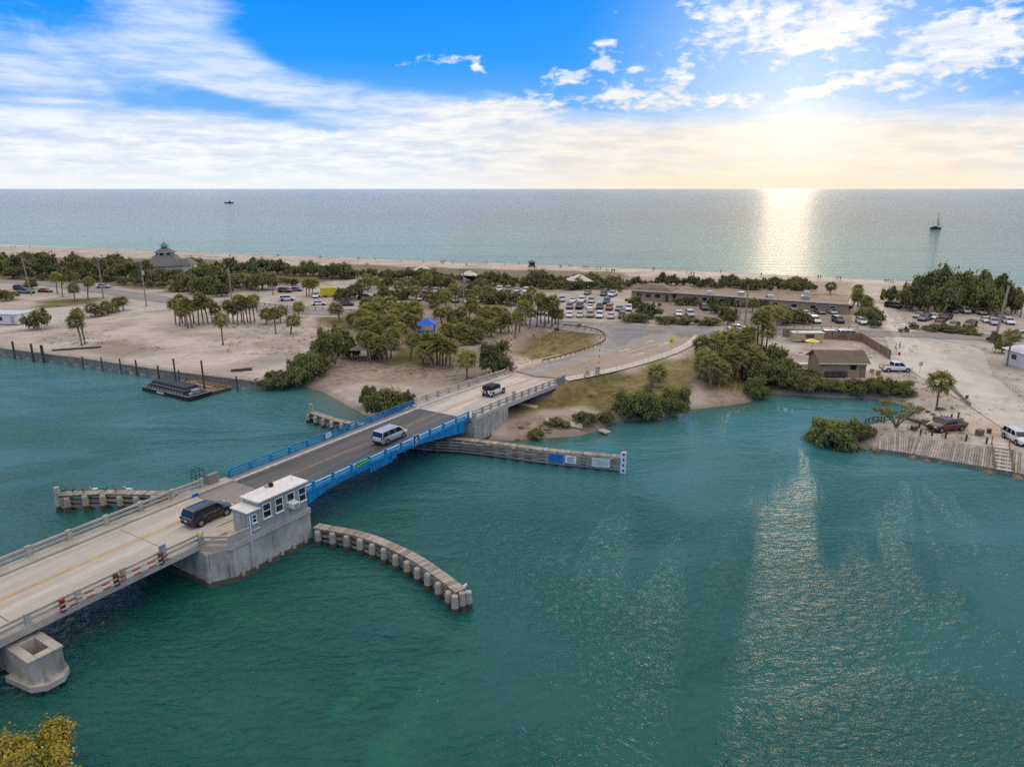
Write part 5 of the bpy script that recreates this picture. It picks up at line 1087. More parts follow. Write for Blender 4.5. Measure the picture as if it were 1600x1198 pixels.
row([(735, 459, 'sedan', 'silver'), (752, 459, 'suv', 'black'), (766, 457, 'sedan', 'white'), (780, 455, 'suv', 'white'), (794, 455, 'suv', 'grey'), (808, 456, 'sedan', 'silver'), (822, 457, 'suv', 'white')], 'upper row beyond the palm grove', 'upper row beyond the grove', 185)
row([(628, 468, 'suv', 'black'), (657, 469, 'sedan', 'tan'), (673, 470, 'suv', 'white'), (690, 471, 'sedan', 'white'), (712, 472, 'suv', 'grey'), (731, 473, 'sedan', 'white'), (746, 473, 'suv', 'silver'), (768, 474, 'sedan', 'black'), (790, 474, 'suv', 'white')], 'lower row seen through the palms', 'lower row in the palms', 185)
row([(1273, 504, 'suv', 'white'), (1309, 504, 'suv', 'black'), (1346, 506, 'suv', 'white')], 'roadside row before the long building', 'roadside row before the long building', 185)
row([(1060, 493, 'sedan', 'white'), (1078, 494, 'suv', 'silver'), (1100, 484, 'suv', 'black'), (1128, 496, 'sedan', 'tan'), (1185, 499, 'suv', 'white'), (1205, 496, 'sedan', 'silver'), (1240, 492, 'suv', 'grey'), (1258, 493, 'sedan', 'white')], 'scattered row in the worn car park', 'scattered cars in the worn car park', 185)
row([(1281, 490, 'sedan', 'grey'), (1300, 490, 'sedan', 'silver')], 'pair against the wall of the long building', 'pair against the long building', 185)
row([(1436, 496, 'sedan', 'silver'), (1460, 498, 'sedan', 'white'), (1478, 499, 'suv', 'black'), (1444, 501, 'suv', 'grey')], 'middle row in the shaded car park', 'middle row in the shaded car park', 230)
row([(1467, 510, 'suv', 'brown'), (1490, 511, 'sedan', 'grey'), (1515, 511, 'suv', 'maroon')], 'roadside row in the shaded car park', 'roadside row in the shaded car park', 230)
row([(1540, 503, 'sedan', 'white'), (1552, 507, 'suv', 'silver'), (1562, 498, 'sedan', 'grey')], 'short row beside the stout pole', 'short row by the stout pole', 200)
row([(1487, 488, 'sedan', 'grey'), (1506, 489, 'suv', 'silver'), (1530, 491, 'suv', 'tan')], 'back row under the dark trees', 'back row in the shaded car park', 185)
for a in [(446, 457, 'suv', 'brown', 95, 'orange-brown SUV parked under trees near the yellow truck'), (463, 455, 'sedan', 'grey', 95, 'dark saloon parked behind the orange-brown SUV'), (449, 470, 'suv', 'white', 75, 'white SUV in the open before the orange-brown SUV'), (494, 465, 'suv', 'white', 170, 'white SUV parked beside the yellow box truck'),
          (498, 477, 'sedan', 'white', 75, 'white saloon near the road below the yellow truck'), (541, 478, 'sedan', 'black', 80, 'black saloon near the road behind full-crowned palm'), (572, 452, 'suv', 'white', 185, 'white SUV behind two palms beyond the yellow truck'), (571, 468, 'suv', 'black', 80, 'dark SUV at the edge of the playground grove'),
          (33, 453, 'suv', 'black', 95, 'black SUV at the roadside beside utility pole'), (41, 459, 'pickup', 'grey', 95, 'dark grey pickup in front of the black SUV'), (71, 457, 'sedan', 'red', 95, 'red saloon at roadside beside the dark pickup'), (162, 450, 'sedan', 'silver', 80, 'silver saloon waiting in the side turning'),
          (1224, 503, 'sedan', 'grey', 185, 'grey saloon half hidden by roadside palms'), (1395, 481, 'suv', 'black', 150, 'dark SUV at the beach end of the street'), (1412, 481, 'sedan', 'tan', 150, 'tan car next to dark SUV at the beach end of street'), (1575, 506, 'suv', 'white', 195, 'white SUV parked between utility pole and slim palms'),
          (1300, 527, 'suv', 'white', 95, 'white car roof showing over the yard fence, nearer the trailer'), (1326, 527, 'van', 'white', 95, 'white van roof showing over the yard fence'), (1152, 516, 'sedan', 'white', 95, 'white saloon on the beach road behind the thicket'), (1597, 528, 'van', 'white', 95, 'white van on the road at the photograph edge')]:
    x, y, z = G(a[0], a[1]); car(a[2], a[3], (x, y, z + .03), a[4], a[5], None, {'suv': 'parked_suv', 'sedan': 'parked_car', 'pickup': 'parked_pickup', 'van': 'parked_van'}[a[2]])
x, y, z = G(1399, 580); car('pickup', 'white', (x, y, z + .02), 92, 'white pickup truck parked beside the brown house', None, 'pickup_truck', True)
x, y, z = G(1478, 672); car('pickup', 'maroon', (x, y, z + .02), 255, 'old dark red pickup parked on the sandy point', None, 'pickup_truck', True)
x, y, z = G(1588, 690); car('suv', 'white', (x, y, z + .02), 185, 'white SUV facing the wooden steps at the shore', None, 'parked_suv', True)
# yellow box truck
x, y, z = G(518, 464); tk = thing('box_truck', 'yellow box truck parked beside the trio of palms', 'truck', (x, y, z + .02), -rad(80))
MB().box((0, -.9, 1.95), (2.3, 5.0, 2.5)).build('cargo_box', PAINT['yellow'], tk, bevel=.04); MB().loft([[(-1.05, y_, .55), (1.05, y_, .55), (1.05, y_, h_), (-1.05, y_, h_)] for y_, h_ in ((1.62, 2.3), (2.5, 2.25), (3.0, 1.55), (3.75, 1.35))]).build('cab', PAINT['yellow'], tk, bevel=.05)
MB().loft([[(-1.0, y_, z0), (1.0, y_, z0), (1.0, y_, z1), (-1.0, y_, z1)] for y_, z0, z1 in ((2.46, 1.55, 2.24), (3.03, 1.5, 1.56))]).build('windscreen', M_cglass, tk)
MB().box((0, .2, .62), (1.0, 6.6, .3)).build('chassis', M_blk, tk)
for sx in (-1, 1):
    for y_ in (2.7, -1.9): link('wheel', wheel_mesh(.42)[0], tk, (sx * .98, y_, .42))
    MB().box((sx * 1.06, 2.1, 1.75), (.03, .6, .5)).build('side_window', M_cglass, tk)
# golf cart crossing the road
x, y, z = G(1412, 519); gc = thing('golf_cart', 'red golf cart with white roof crossing the beach road', 'golf cart', (x, y, z + .08), -rad(275))
MB().side([(-1.1, .35), (1.2, .35), (1.25, .75), (.7, .95), (.5, .55), (-.1, .55), (-.15, .9), (-1.1, .9)], -.58, .58).build('body', PAINT['red'], gc, bevel=.03); MB().box((0, -.1, 1.88), (1.25, 1.9, .07)).build('roof', PAINT['white'], gc, bevel=.03); MB().box((0, -.4, 1.1), (1.1, .14, .5)).box((0, -.15, .82), (1.1, .5, .12)).build('seat', M_blk, gc)
for sx in (-.55, .55):
    for y_ in (-.85, .72): MB().tube([(sx, y_, .85), (sx, y_, 1.86)], .025, 5).build('roof_post', M_blk, gc)
    for y_ in (-.75, .85): link('wheel', wheel_mesh(.24)[0], gc, (sx, y_, .24))

# ------------------------------------------------------------------ sea wall and its piles
M_swall = principled('sea_wall_concrete', (0.24, 0.22, 0.19), .95, .25, .5, .03, 5, dirt=(.07, .065, .05))
M_cap = principled('sea_wall_cap', (0.33, 0.30, 0.26), .95, .2, .8, .02, 6)
M_wpile = principled('dark_timber', (0.085, 0.065, 0.05), .95, .3, 2.0, .02, 8)
M_wood = principled('fence_wood', (0.23, 0.155, 0.095), .9, .2, 2.0, .01, 9, rand=.25)
M_rock = principled('limestone_rock', (0.17, 0.135, 0.095), .95, .3, 1.2, .05, 4, rand=.25)
sw = thing('sea_wall', 'long weathered concrete sea wall edging the bare sandy lot', 'sea wall', (0, 0, 0))
pts = resample([(p[0], p[1], 0.0) for p in SEAWALL[2:]] , 26)
pts = [np.array([-180., 181., 0]), np.array([-150., 171., 0])] + pts
for a, b in zip(pts[:-1], pts[1:]):
    d = b - a; l = np.linalg.norm(d); rz = math.atan2(d[1], d[0]); c = (a + b) / 2; nn = np.array([-d[1], d[0], 0]) / l
    MB().box((c[0] + nn[0] * .25, c[1] + nn[1] * .25, .1), (l - .05, .32, 2.9), rz).build('wall_panel', M_swall, sw)
    MB().box((c[0] + nn[0] * .62, c[1] + nn[1] * .62, 1.62), (l - .012, 1.3, .26), rz).build('wall_cap', M_cap, sw)
for k, (px, py, pt, r) in enumerate([(25, 548, 532, .22), (54, 552, 536, .24), (70, 554, 538, .3), (132, 564, 556, .14), (162, 567, 557, .15), (191, 571, 559, .14), (216, 574, 561, .16), (250, 580, 570, .18), (282, 584, 576, .12), (372, 597, 586, .14)]):
    q = P(px, py, 1.6); h = top_z(q[1], pt); lab = f'dark timber mooring pile at the sea wall, {ORDS[k]} from the left'
    tag(MB().tube([(q[0], q[1] - .7, -1.5), (q[0] + .03, q[1] - .7, h)], r, 9).build('mooring_pile', M_wpile), lab, 'pile', 'mooring piles along the sea wall')
# ------------------------------------------------------------------ barges
M_bblk = principled('black_hull_paint', (.016, .016, .018), .55, .2, 2.0); M_deckw = principled('barge_deck_wood', (.25, .165, .10), .9, .25, 1.4, .02, 6, rand=.25)
ux, uy = .857, -.515
bz_ = math.atan2(uy, ux)
bg = thing('work_barge', 'black work barge with covered hopper and pale gunwale moored off the sea wall', 'barge', (-68.4, 126.1, 0), bz_)
MB().loft([[(x, 0.0, .75), (x, 4.5, .75), (x, 4.5, -.4), (x, 0.0, -.4)] if 0.3 < x < 13.5 else [(x, .15, .75), (x, 4.35, .75), (x, 4.3, .1), (x, .2, .1)] for x in (0, .4, 13.4, 14)]).build('hull', M_bblk, bg)
MB().box((7, .1, .79), (13.6, .28, .08)).box((7, 4.4, .79), (13.6, .28, .08)).box((13.85, 2.2, .79), (.25, 4.2, .08)).build('gunwale', M_swall, bg)
MB().raw([(.9, .5, .8), (12, .5, .8), (12, 4.1, .8), (.9, 4.1, .8), (2.2, 1.2, 2.0), (11.4, 1.2, 1.9), (11.4, 3.6, 1.9), (2.2, 3.6, 2.0)], [(0, 1, 5, 4), (1, 2, 6, 5), (2, 3, 7, 6), (3, 0, 4, 7), (4, 5, 6, 7)]).build('hopper_cover', M_bblk, bg)
MB().tube([(.9, .45, 1.7), (12.3, .45, 1.6), (12.3, 4.1, 1.6)], .035, 5).build('hand_rail', M_galv, bg)
for k in range(13): MB().box((1.4 + k * .85, .3, 1.0), (.3, .14, .2)).build('stanchion', M_galv, bg)
for k in range(5): MB().box((4.9 + k * .42, -.02, .42), (.28, .03, .34)).build('name_lettering', M_signw, bg)
for (x, y, h) in ((3.2, 5.0, 5.4), (11.9, 4.7, 6.2)): MB().tube([(x, y, -2), (x, y, h)], .16, 8).build('spud_pole', M_rust, bg)
MB().tube([(6.5, 4.4, .8), (7.6, 4.4, 2.6), (8.7, 4.4, .8)], .08, 6).tube([(7.6, 4.4, 2.6), (11.4, 4.4, 1.0)], .04, 5).build('a_frame', M_rust, bg)
MB().box((12.6, 2.4, 1.15), (.9, 1.4, .7)).box((13.2, 1.0, 1.0), (.5, .6, .45)).build('winch', M_galv, bg)
wb = thing('deck_barge', 'flat timber deck barge lying between the black barge and the sea wall', 'barge', (-68.4, 126.1, 0), bz_)
MB().box((8.6, 6.75, .05), (10.8, 3.9, .9)).build('hull', M_wpile, wb)
for k in range(18): MB().box((3.5 + k * .6, 6.75, .55), (.55, 3.9, .1)).build('plank', M_deckw, wb)
for y, l in ((8.0, 8), (7.2, 6), (6.2, 5)): MB().box((9.6, y, .78), (l, .3, .3)).build('timber_baulk', M_wood if y > 7 else M_pile, wb)
# ------------------------------------------------------------------ boats out at sea
def boat_hull(L_, W_, H_):
    return [[(x * L_, -w_ * W_, H_ + sh), (x * L_, -w_ * W_ * .7, 0), (x * L_, 0, -.3), (x * L_, w_ * W_ * .7, 0), (x * L_, w_ * W_, H_ + sh)] for x, w_, sh in ((-.5, .34, .15), (-.3, .46, .05), (0, .5, 0), (.3, .38, .15), (.5, .04, .5))]
q = P(1462, 358, 0); sb = thing('sailing_boat', 'sailing boat with pale yellow sail far out on the sea', 'boat', (q[0], q[1], 0), .12)
M_hull = principled('dark_hull', (.05, .045, .04), .5); M_sail = principled('pale_sail', (.55, .52, .25), .8)
MB().loft(boat_hull(10.5, 3.4, 1.5)).build('hull', M_hull, sb); MB().box((-.8, 0, 2.0), (3.6, 1.9, 1.0), taper=.85).build('cabin', M_hull, sb); MB().tube([(.8, 0, 1.2), (.9, 0, 15.5)], .14, 7).build('mast', M_hull, sb); MB().tube([(-3.6, 0, 1.2), (-3.4, 0, 8.5)], .1, 7).build('mizzen_mast', M_hull, sb)
MB().raw([(1.1, .05, 2.6), (4.4, .3, 2.8), (1.1, .05, 11.0), (1.1, -.05, 2.6), (4.4, .2, 2.8), (1.1, -.05, 11.0)], [(0, 1, 2), (5, 4, 3), (0, 3, 4, 1), (1, 4, 5, 2), (2, 5, 3, 0)]).build('sail', M_sail, sb)
q = P(358, 317.5, 0); mb_ = thing('motor_boat', 'low dark motor boat far out near the horizon', 'boat', (q[0], q[1], 0), -.05)
MB().loft(boat_hull(22, 5, 2.2)).build('hull', M_hull, mb_); MB().box((2.5, 0, 3.2), (7, 3.4, 2.4), taper=.8).build('wheelhouse', M_hull, mb_); MB().tube([(0, 0, 3), (0, 0, 8)], .2, 6).build('mast', M_hull, mb_)

# ------------------------------------------------------------------ buildings
M_teal = principled('teal_roof', (.05, .25, .22), .6, .1, 2.0); M_shingle = principled('grey_shingle', (.17, .165, .155), .95, .18, 1.0, .03, 6); M_wallw = principled('white_wall', (.66, .65, .62), .85, .06, 1.0)
M_wallt = principled('tan_wall', (.33, .255, .17), .9, .1, 1.0, .01, 8); M_rbrown = principled('brown_roof', (.21, .165, .115), .95, .15, .8, .03, 5); M_rgreen = principled('olive_shingle', (.165, .13, .085), .95, .15, 1.2, .03, 6); M_canvas = principled('pale_canvas', (.62, .58, .52), .85, .06, 1.0); M_bcan = principled('blue_canvas', (.01, .11, .62), .6, .08, 1.0)
def hip(m, x0, x1, y0, y1, z0, z1, cap=.0):
    cx, cy = (x0 + x1) / 2, (y0 + y1) / 2; kx, ky = (x1 - x0) / 2 * cap, (y1 - y0) / 2 * cap
    return m.raw([(x0, y0, z0), (x1, y0, z0), (x1, y1, z0), (x0, y1, z0), (cx - kx, cy - ky, z1), (cx + kx, cy - ky, z1), (cx + kx, cy + ky, z1), (cx - kx, cy + ky, z1)], [(3, 2, 1, 0), (0, 1, 5, 4), (1, 2, 6, 5), (2, 3, 7, 6), (3, 0, 4, 7), (4, 5, 6, 7)])
def octa(r, z): return [(r * math.cos(i * math.pi / 4 + .39), r * math.sin(i * math.pi / 4 + .39), z) for i in range(8)]
x, y, z = G(262, 425); pv = thing('beach_pavilion', 'beach pavilion with wide grey roof and teal cupola among trees', 'building', (x, y, z))
zt = lambda p_: top_z(y, p_) - z
MB().loft([octa(7.6, 0), octa(7.6, zt(412))]).build('wall', M_wallw, pv); MB().loft([octa(9.0, zt(413)), octa(4.2, zt(398))]).build('roof', M_shingle, pv)
ln = MB().loft([octa(3.7, zt(398.5)), octa(3.7, zt(394))]).build('lantern', M_wallw, pv)
for i in range(8):
    a = i * math.pi / 4 + .785; MB().box((3.45 * math.cos(a), 3.45 * math.sin(a), zt(396.2)), (.1, 1.6, .8), a).build('window', M_glass, ln)
MB().loft([octa(4.6, zt(394.2)), octa(1.5, zt(387.5))]).build('upper_roof', M_shingle, pv); MB().loft([octa(1.3, zt(388)), octa(1.3, zt(384.5))]).build('cupola', M_teal, pv); MB().loft([octa(2.1, zt(384.8)), octa(.15, zt(378.5))]).build('cupola_roof', M_teal, pv); MB().tube([(0, 0, zt(379)), (0, 0, zt(375))], .08, 5).build('finial', M_teal, pv)
wing = MB(); hip(wing, 4, 12, -4, 4, zt(413), zt(404), .45); wing.build('wing_roof', M_shingle, pv); MB().box((7.5, 0, zt(413) / 2), (8, 6.4, zt(413))).build('wing_wall', M_wallw, pv)
x, y, z = G(831, 424); lt = thing('lifeguard_tower', 'lifeguard hut on stilts at the back of the beach', 'tower', (x, y, z)); zt = lambda p_: top_z(y, p_) - z
for a in (-1.2, 1.2):
    for b in (-1.2, 1.2): MB().tube([(a, b, -.2), (a, b, 2.0)], .12, 6).build('stilt', M_wpile, lt)
MB().box((0, 0, 2.1), (3.6, 3.6, .2)).build('deck', M_wood, lt); MB().box((0, 0, 3.1), (2.6, 2.6, 1.8)).build('hut', principled('slate_hut', (.13, .16, .17), .8), lt); m = MB(); hip(m, -1.8, 1.8, -1.8, 1.8, 4.0, 4.7, .25); m.build('roof', M_shingle, lt); MB().box((.2, -1.32, 3.2), (1.4, .05, .8)).build('window', M_glass, lt); MB().box((2.6, 0, 1.1), (2.6, .9, .1), ry=.75).build('ramp', M_wood, lt)
def shelter(px, py, w_, h_, rise, mat, label, name='picnic_shelter', yd=None):
    x, y, z = G(px, py); d = yd or w_; t = thing(name, label, 'shelter', (x, y, z), .1)
    for a in (-1, 1):
        for b in (-1, 1): MB().tube([(a * w_ * .4, b * d * .4, -.1), (a * w_ * .4, b * d * .4, h_)], .09, 6).build('post', M_wood, t)
    m = MB(); hip(m, -w_ / 2, w_ / 2, -d / 2, d / 2, h_, h_ + rise, .12); m.build('roof', mat, t)
    MB().box((0, 0, .72), (1.8, .75, .07)).build('table_top', M_wood, t); MB().box((0, .65, .42), (1.8, .28, .05)).build('bench', M_wood, t); MB().box((0, -.65, .42), (1.8, .28, .05)).build('bench', M_wood, t)
    return t
shelter(660, 432, 6.5, 2.8, 1.7, M_canvas, 'pale pyramid shelter in trees above the yellow truck car park'); shelter(733, 441, 6, 2.8, 1.5, M_canvas, 'pale pyramid shelter beside the tall pole near the beach'); shelter(905, 450, 8.5, 2.8, 2.0, M_canvas, 'pale pyramid shelter behind the car rows')
shelter(566, 563, 4.6, 2.5, .7, M_shingle, 'grey-roofed picnic shelter under the palms by the thicket', yd=3.6)
# playground
x, y, z = G(668, 529); pg = thing('playground', 'blue-roofed playground frame among the palms', 'playground', (x, y, z), .15)
for a in (-1.7, 1.7):
    for b in (-1.5, 1.5): MB().tube([(a, b, 0), (a, b, 3.6)], .08, 6).build('post', M_bcan, pg)
m = MB(); hip(m, -2.3, 2.3, -2.1, 2.1, 3.5, 4.8, .1); m.build('canopy', M_bcan, pg); MB().box((0, 0, 1.3), (3.2, 2.8, .12)).build('deck', M_bcan, pg)
M_pgreen = principled('play_green', (.05, .20, .06), .6)
for a in (-1, 0, 1): MB().box((a * 1.0, -1.45, 1.85), (.85, .07, .95)).build('play_panel', M_pgreen if a == 0 else M_bcan, pg)
MB().box((2.7, -.4, .75), (2.4, .8, .08), ry=.55).box((2.7, -.8, .9), (2.4, .05, .3), ry=.55).build('slide', M_bcan, pg); MB().box((-2.3, .2, .75), (.1, .9, 1.5)).build('ladder', M_pgreen, pg)
# long low building and its neighbour
za = LZ + 3.0; a = np.array(P(1055, 457, za)); b = np.array(P(1326, 475, za)); d = b - a; l = float(np.linalg.norm(d)); rz = math.atan2(d[1], d[0])
lb = thing('long_low_building', 'long low flat-roofed building with pale parapet behind the worn car park', 'building', (a[0], a[1], LZ), rz)
MB().box((l / 2, 4.6, 1.45), (l - .3, 9, 2.9)).build('wall', M_wallt, lb); MB().box((l / 2, 4.6, 2.95), (l, 9.4, .12)).build('roof', M_rbrown, lb); MB().box((l / 2, -.2, 2.95), (l + .3, .28, .36)).box((l + .05, 4.6, 2.96), (.28, 9.3, .36)).box((-.05, 4.6, 2.97), (.28, 9.3, .36)).build('parapet', M_canvas, lb)
for k in range(9):
    wx = 4 + k * (l - 8) / 8; w_ = MB().box((wx, .12, 1.5), (1.7, .08, 1.2)).build('window', M_canvas, lb); MB().box((wx, .09, 1.5), (1.5, .06, 1.0)).build('pane', M_glass, w_)
for k in range(4): MB().box((10 + k * 9, 3 + (k % 2) * 2.5, 3.4), (1.6, 1.3, .8)).build('roof_unit', M_galv if k % 2 else M_canvas, lb)
MB().box((l * .76, 7.6, 4.0), (1.6, 1.2, 1.9)).build('roof_hut', M_wallw, lb)
x, y, z = G(1018, 470); nb2 = thing('brown_roofed_shop', 'brown-roofed shop with pale fascia at end of long low building', 'building', (x, y, LZ), rz)
MB().box((0, 3, 1.6), (13, 7, 3.2)).build('wall', M_wallt, nb2); m = MB(); hip(m, -7.4, 7.4, -1.2, 7.4, 3.2, 5.0, .3); m.build('roof', M_rbrown, nb2); MB().box((0, -1.25, 3.15), (14.9, .15, .3)).box((7.45, 3.1, 3.14), (.15, 8.6, .3)).build('fascia', M_canvas, nb2); MB().box((5.0, -.53, 1.1), (1.1, .08, 2.1)).build('door', M_wpile, nb2)
for k in (-4, -1, 2): MB().box((k, -.53, 1.7), (1.6, .06, 1.1)).build('window', M_glass, nb2)
# brown house with its yard
x, y, z = G(1316, 590); bh = thing('brown_house', 'small tan house with olive gabled roof on the creek bank', 'house', (x, y, LZ), -.04)
hwid = 8.6; MB().box((0, 3.2, 1.55), (hwid, 6.0, 3.1)).build('wall', M_wallt, bh)
MB().raw([(-hwid / 2, .2, 3.1), (-hwid / 2, 6.2, 3.1), (-hwid / 2, 3.2, 4.5)], [(0, 1, 2)]).raw([(hwid / 2, .2, 3.1), (hwid / 2, 6.2, 3.1), (hwid / 2, 3.2, 4.5)], [(0, 2, 1)]).build('gable', M_wallt, bh)
rf = MB().raw([(-hwid / 2 - .5, -.45, 2.85), (hwid / 2 + .5, -.45, 2.85), (hwid / 2 + .5, 3.2, 4.62), (-hwid / 2 - .5, 3.2, 4.62), (-hwid / 2 - .5, 6.85, 2.85), (hwid / 2 + .5, 6.85, 2.85)] + [(-hwid / 2 - .5, -.45, 2.73), (hwid / 2 + .5, -.45, 2.73), (hwid / 2 + .5, 3.2, 4.48), (-hwid / 2 - .5, 3.2, 4.48), (-hwid / 2 - .5, 6.85, 2.73), (hwid / 2 + .5, 6.85, 2.73)], [(0, 1, 2, 3), (3, 2, 5, 4), (7, 6, 9, 8), (8, 9, 10, 11), (0, 6, 7, 1), (4, 5, 11, 10), (1, 7, 8, 2), (2, 8, 11, 5), (0, 3, 9, 6), (3, 4, 10, 9)]).build('roof', M_rgreen, bh)
MB().box((0, -.5, 2.78), (hwid + 1.1, .08, .2)).build('gutter', M_canvas, bh)
w_ = MB().box((1.9, .17, 2.0), (1.15, .08, 1.0)).build('window', M_wpile, bh); MB().box((1.9, .14, 2.0), (.95, .06, .8)).build('pane', M_glass, w_)
for k in range(3): MB().box((-2.6 + k * 1.35, -.05, .7), (1.25, .5, .95)).build('crate', M_wpile, bh)
MB().box((3.7, .17, 1.05), (.95, .07, 2.0)).build('door', M_rbrown, bh)
fence = thing('wooden_fence', 'tall wooden board fence round the yard behind the brown house', 'fence', (0, 0, 0))
fp = [G(*p_) for p_ in ((1222, 526), (1292, 530), (1344, 533), (1391, 562))]
for a, b in zip(fp[:-1], fp[1:]):
    a, b = np.array(a), np.array(b); l = np.linalg.norm((b - a)[:2]); n = int(l / .42); rz = math.atan2(b[1] - a[1], b[0] - a[0])
    for k in range(n):
        c = a + (b - a) * (k + .5) / n; MB().box((c[0], c[1], LZ + .98 + random.uniform(-.02, .02)), (l / n - .025, .04, 2.0), rz).build('board', M_wood, fence)
x, y, z = G(1260, 534); tr = thing('white_trailer', 'long white food trailer with bright roof in the yard', 'trailer', (x, y, LZ + .05), -.03)
M_cream = principled('cream_trailer', (.42, .36, .20), .7)
MB().box((0, 0, 1.35), (7.0, 2.1, 1.6)).build('body', M_cream, tr, bevel=.05); MB().box((0, 0, 2.24), (7.2, 2.3, .18)).build('roof', M_wallw, tr, bevel=.05); MB().box((-2.4, -.2, 2.42), (.6, .6, .2)).build('roof_vent', M_wallw, tr); MB().box((.3, -1.07, 1.5), (2.0, .04, .8)).build('serving_hatch', M_wpile, tr)
for sx in (-1.2, 1.2): link('wheel', wheel_mesh(.35)[0], tr, (sx, -.95, .32), math.pi / 2)
def parasol(px, py, mat, label):
    x, y, z = G(px, py); t = thing('garden_parasol', label, 'parasol', (x, y, z)); MB().tube([(0, 0, 0), (0, 0, 2.4)], .04, 6).build('pole', M_wood, t)
    MB().loft([[(1.5 * math.cos(i * .785), 1.5 * math.sin(i * .785), 2.0) for i in range(8)], [(.05 * math.cos(i * .785), .05 * math.sin(i * .785), 2.55) for i in range(8)]]).build('canopy', mat, t)
parasol(1268, 547, M_yel, 'yellow parasol in the yard before the white trailer')
for k, (px, py, sx, col, lab) in enumerate([(1258, 572, 1.6, M_wallw, 'white rowing skiff lying in the yard by the brown house'), (1270, 566, 1.8, M_signp, 'pale skiff propped against the brown house'), (1437, 661, 2.2, M_rbrown, 'rusty brown skiff on the sandy point near the footbridge')]):
    x, y, z = G(px, py); t = thing('rowing_skiff', lab, 'boat', (x, y, z + .25), .3 + k); MB().loft([[(a * sx, -w2 * .6, .35), (a * sx, -w2 * .4, -.2), (a * sx, w2 * .4, -.2), (a * sx, w2 * .6, .35)] for a, w2 in ((-1, .6), (-.3, 1), (.5, .9), (1, .1))]).build('hull', col, t); MB().box((0, 0, .3), (.25, 1.0, .05)).build('thwart', M_wood, t)
x, y, z = G(1598, 575); wh = thing('white_cottage', 'white cottage with blue door at the photograph edge', 'house', (x + 3.4, y + 2, LZ), .1)
MB().box((0, 0, 1.5), (8, 6, 3)).build('wall', M_wallw, wh); m = MB(); hip(m, -4.6, 4.6, -3.6, 3.6, 3.0, 3.9, .5); m.build('roof', M_signw, wh); MB().box((-2.6, -3.03, 1.05), (.95, .06, 2.1)).build('door', principled('blue_door', (.06, .30, .45), .6), wh); MB().box((-3.45, -3.03, 1.8), (.5, .06, .8)).build('window', M_glass, wh); MB().box((-4.03, .5, 1.8), (.06, 1.2, .9)).build('window', M_glass, wh)
x, y, z = G(4, 507); wt = thing('white_mobile_home', 'long white mobile home with flat roof beside the pale lane', 'building', (x - 8.5, y + 2.6, LZ), -.10)
MB().box((2, 0, 1.55), (24, 5.2, 2.5)).build('wall', M_wallw, wt); MB().box((2, 0, 2.9), (24.6, 5.7, .22)).build('roof', M_signp, wt); MB().box((9.2, -2.63, 1.7), (1.0, .06, 1.0)).build('window', M_glass, wt); MB().box((12.5, -2.63, 1.35), (1.0, .06, 1.9)).build('door', M_galv, wt); MB().box((4, -2.63, 1.7), (1.4, .06, 1.0)).build('window', M_glass, wt)

# ------------------------------------------------------------------ poles, signs, railings
M_pole = principled('pole_wood', (.30, .265, .23), .95, .15, 2.0)
tops = []
for px, py, pt, lab, arm in [(49, 462, 400, 'leaning utility pole beside the dark parked cars', 0), (162, 467, 405, 'utility pole with crossarm beside lone verge palm', 1), (229, 479, 410, 'utility pole with transformer at the corner of bare lot', 2), (362, 468, 416, 'utility pole behind the palm clumps', 1), (725, 500, 419, 'tall utility pole with crossarms rising from the palm grove', 2), (1164, 506, 446, 'utility pole in the golden light by the worn car park', 1), (1155, 500, 470, 'thin short pole beside the golden utility pole', 0), (1556, 526, 446, 'stout leaning utility pole by the shaded car park', 0)]:
    x, y, z = G(px, py); h = top_z(y, pt) - z; ln_ = -.9 if px == 49 else (.9 if px == 1556 else 0.0)
    t = thing('utility_pole', lab, 'utility pole', (x, y, z - .1)); MB().tube([(0, 0, 0), (ln_, 0, h)], [.22, .15] if px != 1556 else [.3, .24], 8).build('shaft', M_pole, t)
    for k in range(arm): MB().box((ln_, 0, h - .5 - k * 1.3), (2.6, .14, .16), .35).build('crossarm', M_wpile, t)
    if arm == 2: MB().tube([(.35, -.2, h - 3.6), (.35, -.2, h - 2.4)], .32, 10).build('transformer', M_galv, t)
    tops.append((x + ln_, y, z + h - .5))
for a, b, lab in ((0, 1, 'thin overhead wires between the leaning pole and verge pole'), (1, 2, 'thin overhead wires between verge pole and the lot corner pole'), (2, 3, 'thin overhead wires from lot corner pole past the palm clumps'), (3, 4, 'thin overhead wires from palm clump pole to the grove pole'), (4, 5, 'thin overhead wires from grove pole to the golden pole'), (5, 7, 'thin overhead wires over the street to the stout pole')):
    A, B_ = Vector(tops[a]), Vector(tops[b]); t = thing('overhead_line', lab, 'power line', (0, 0, 0), 0, 'overhead wires along the road')
    for off in (-.9, .9): MB().tube([A.lerp(B_, k / 10) + Vector((off * .9, off * .3, -2.2 * (1 - (2 * k / 10 - 1) ** 2))) for k in range(11)], .018, 3, cap=False).build('wire', M_dark, t)
def sign_post(px, py, pt, mat, label, shape='diamond', w_=.9):
    x, y, z = G(px, py); h = top_z(y, pt) - z; t = thing('road_sign', label, 'road sign', (x, y, z)); MB().tube([(0, 0, -.1), (0, 0, h - .1)], .04, 6).build('post', M_galv, t)
    if shape == 'diamond': MB().box((0, -.05, h - w_ * .7), (w_, .03, w_), ry=math.pi / 4).build('sign_plate', mat, t); MB().box((0, -.07, h - w_ * .7), (w_ * .18, .01, w_ * .5)).build('sign_symbol', M_blk, t)
    else: MB().box((0, -.05, h - .3), (w_, .03, w_ * 1.2)).build('sign_plate', mat, t)
M_fluo = principled('fluorescent_yellow', (.62, .72, .02), .5)
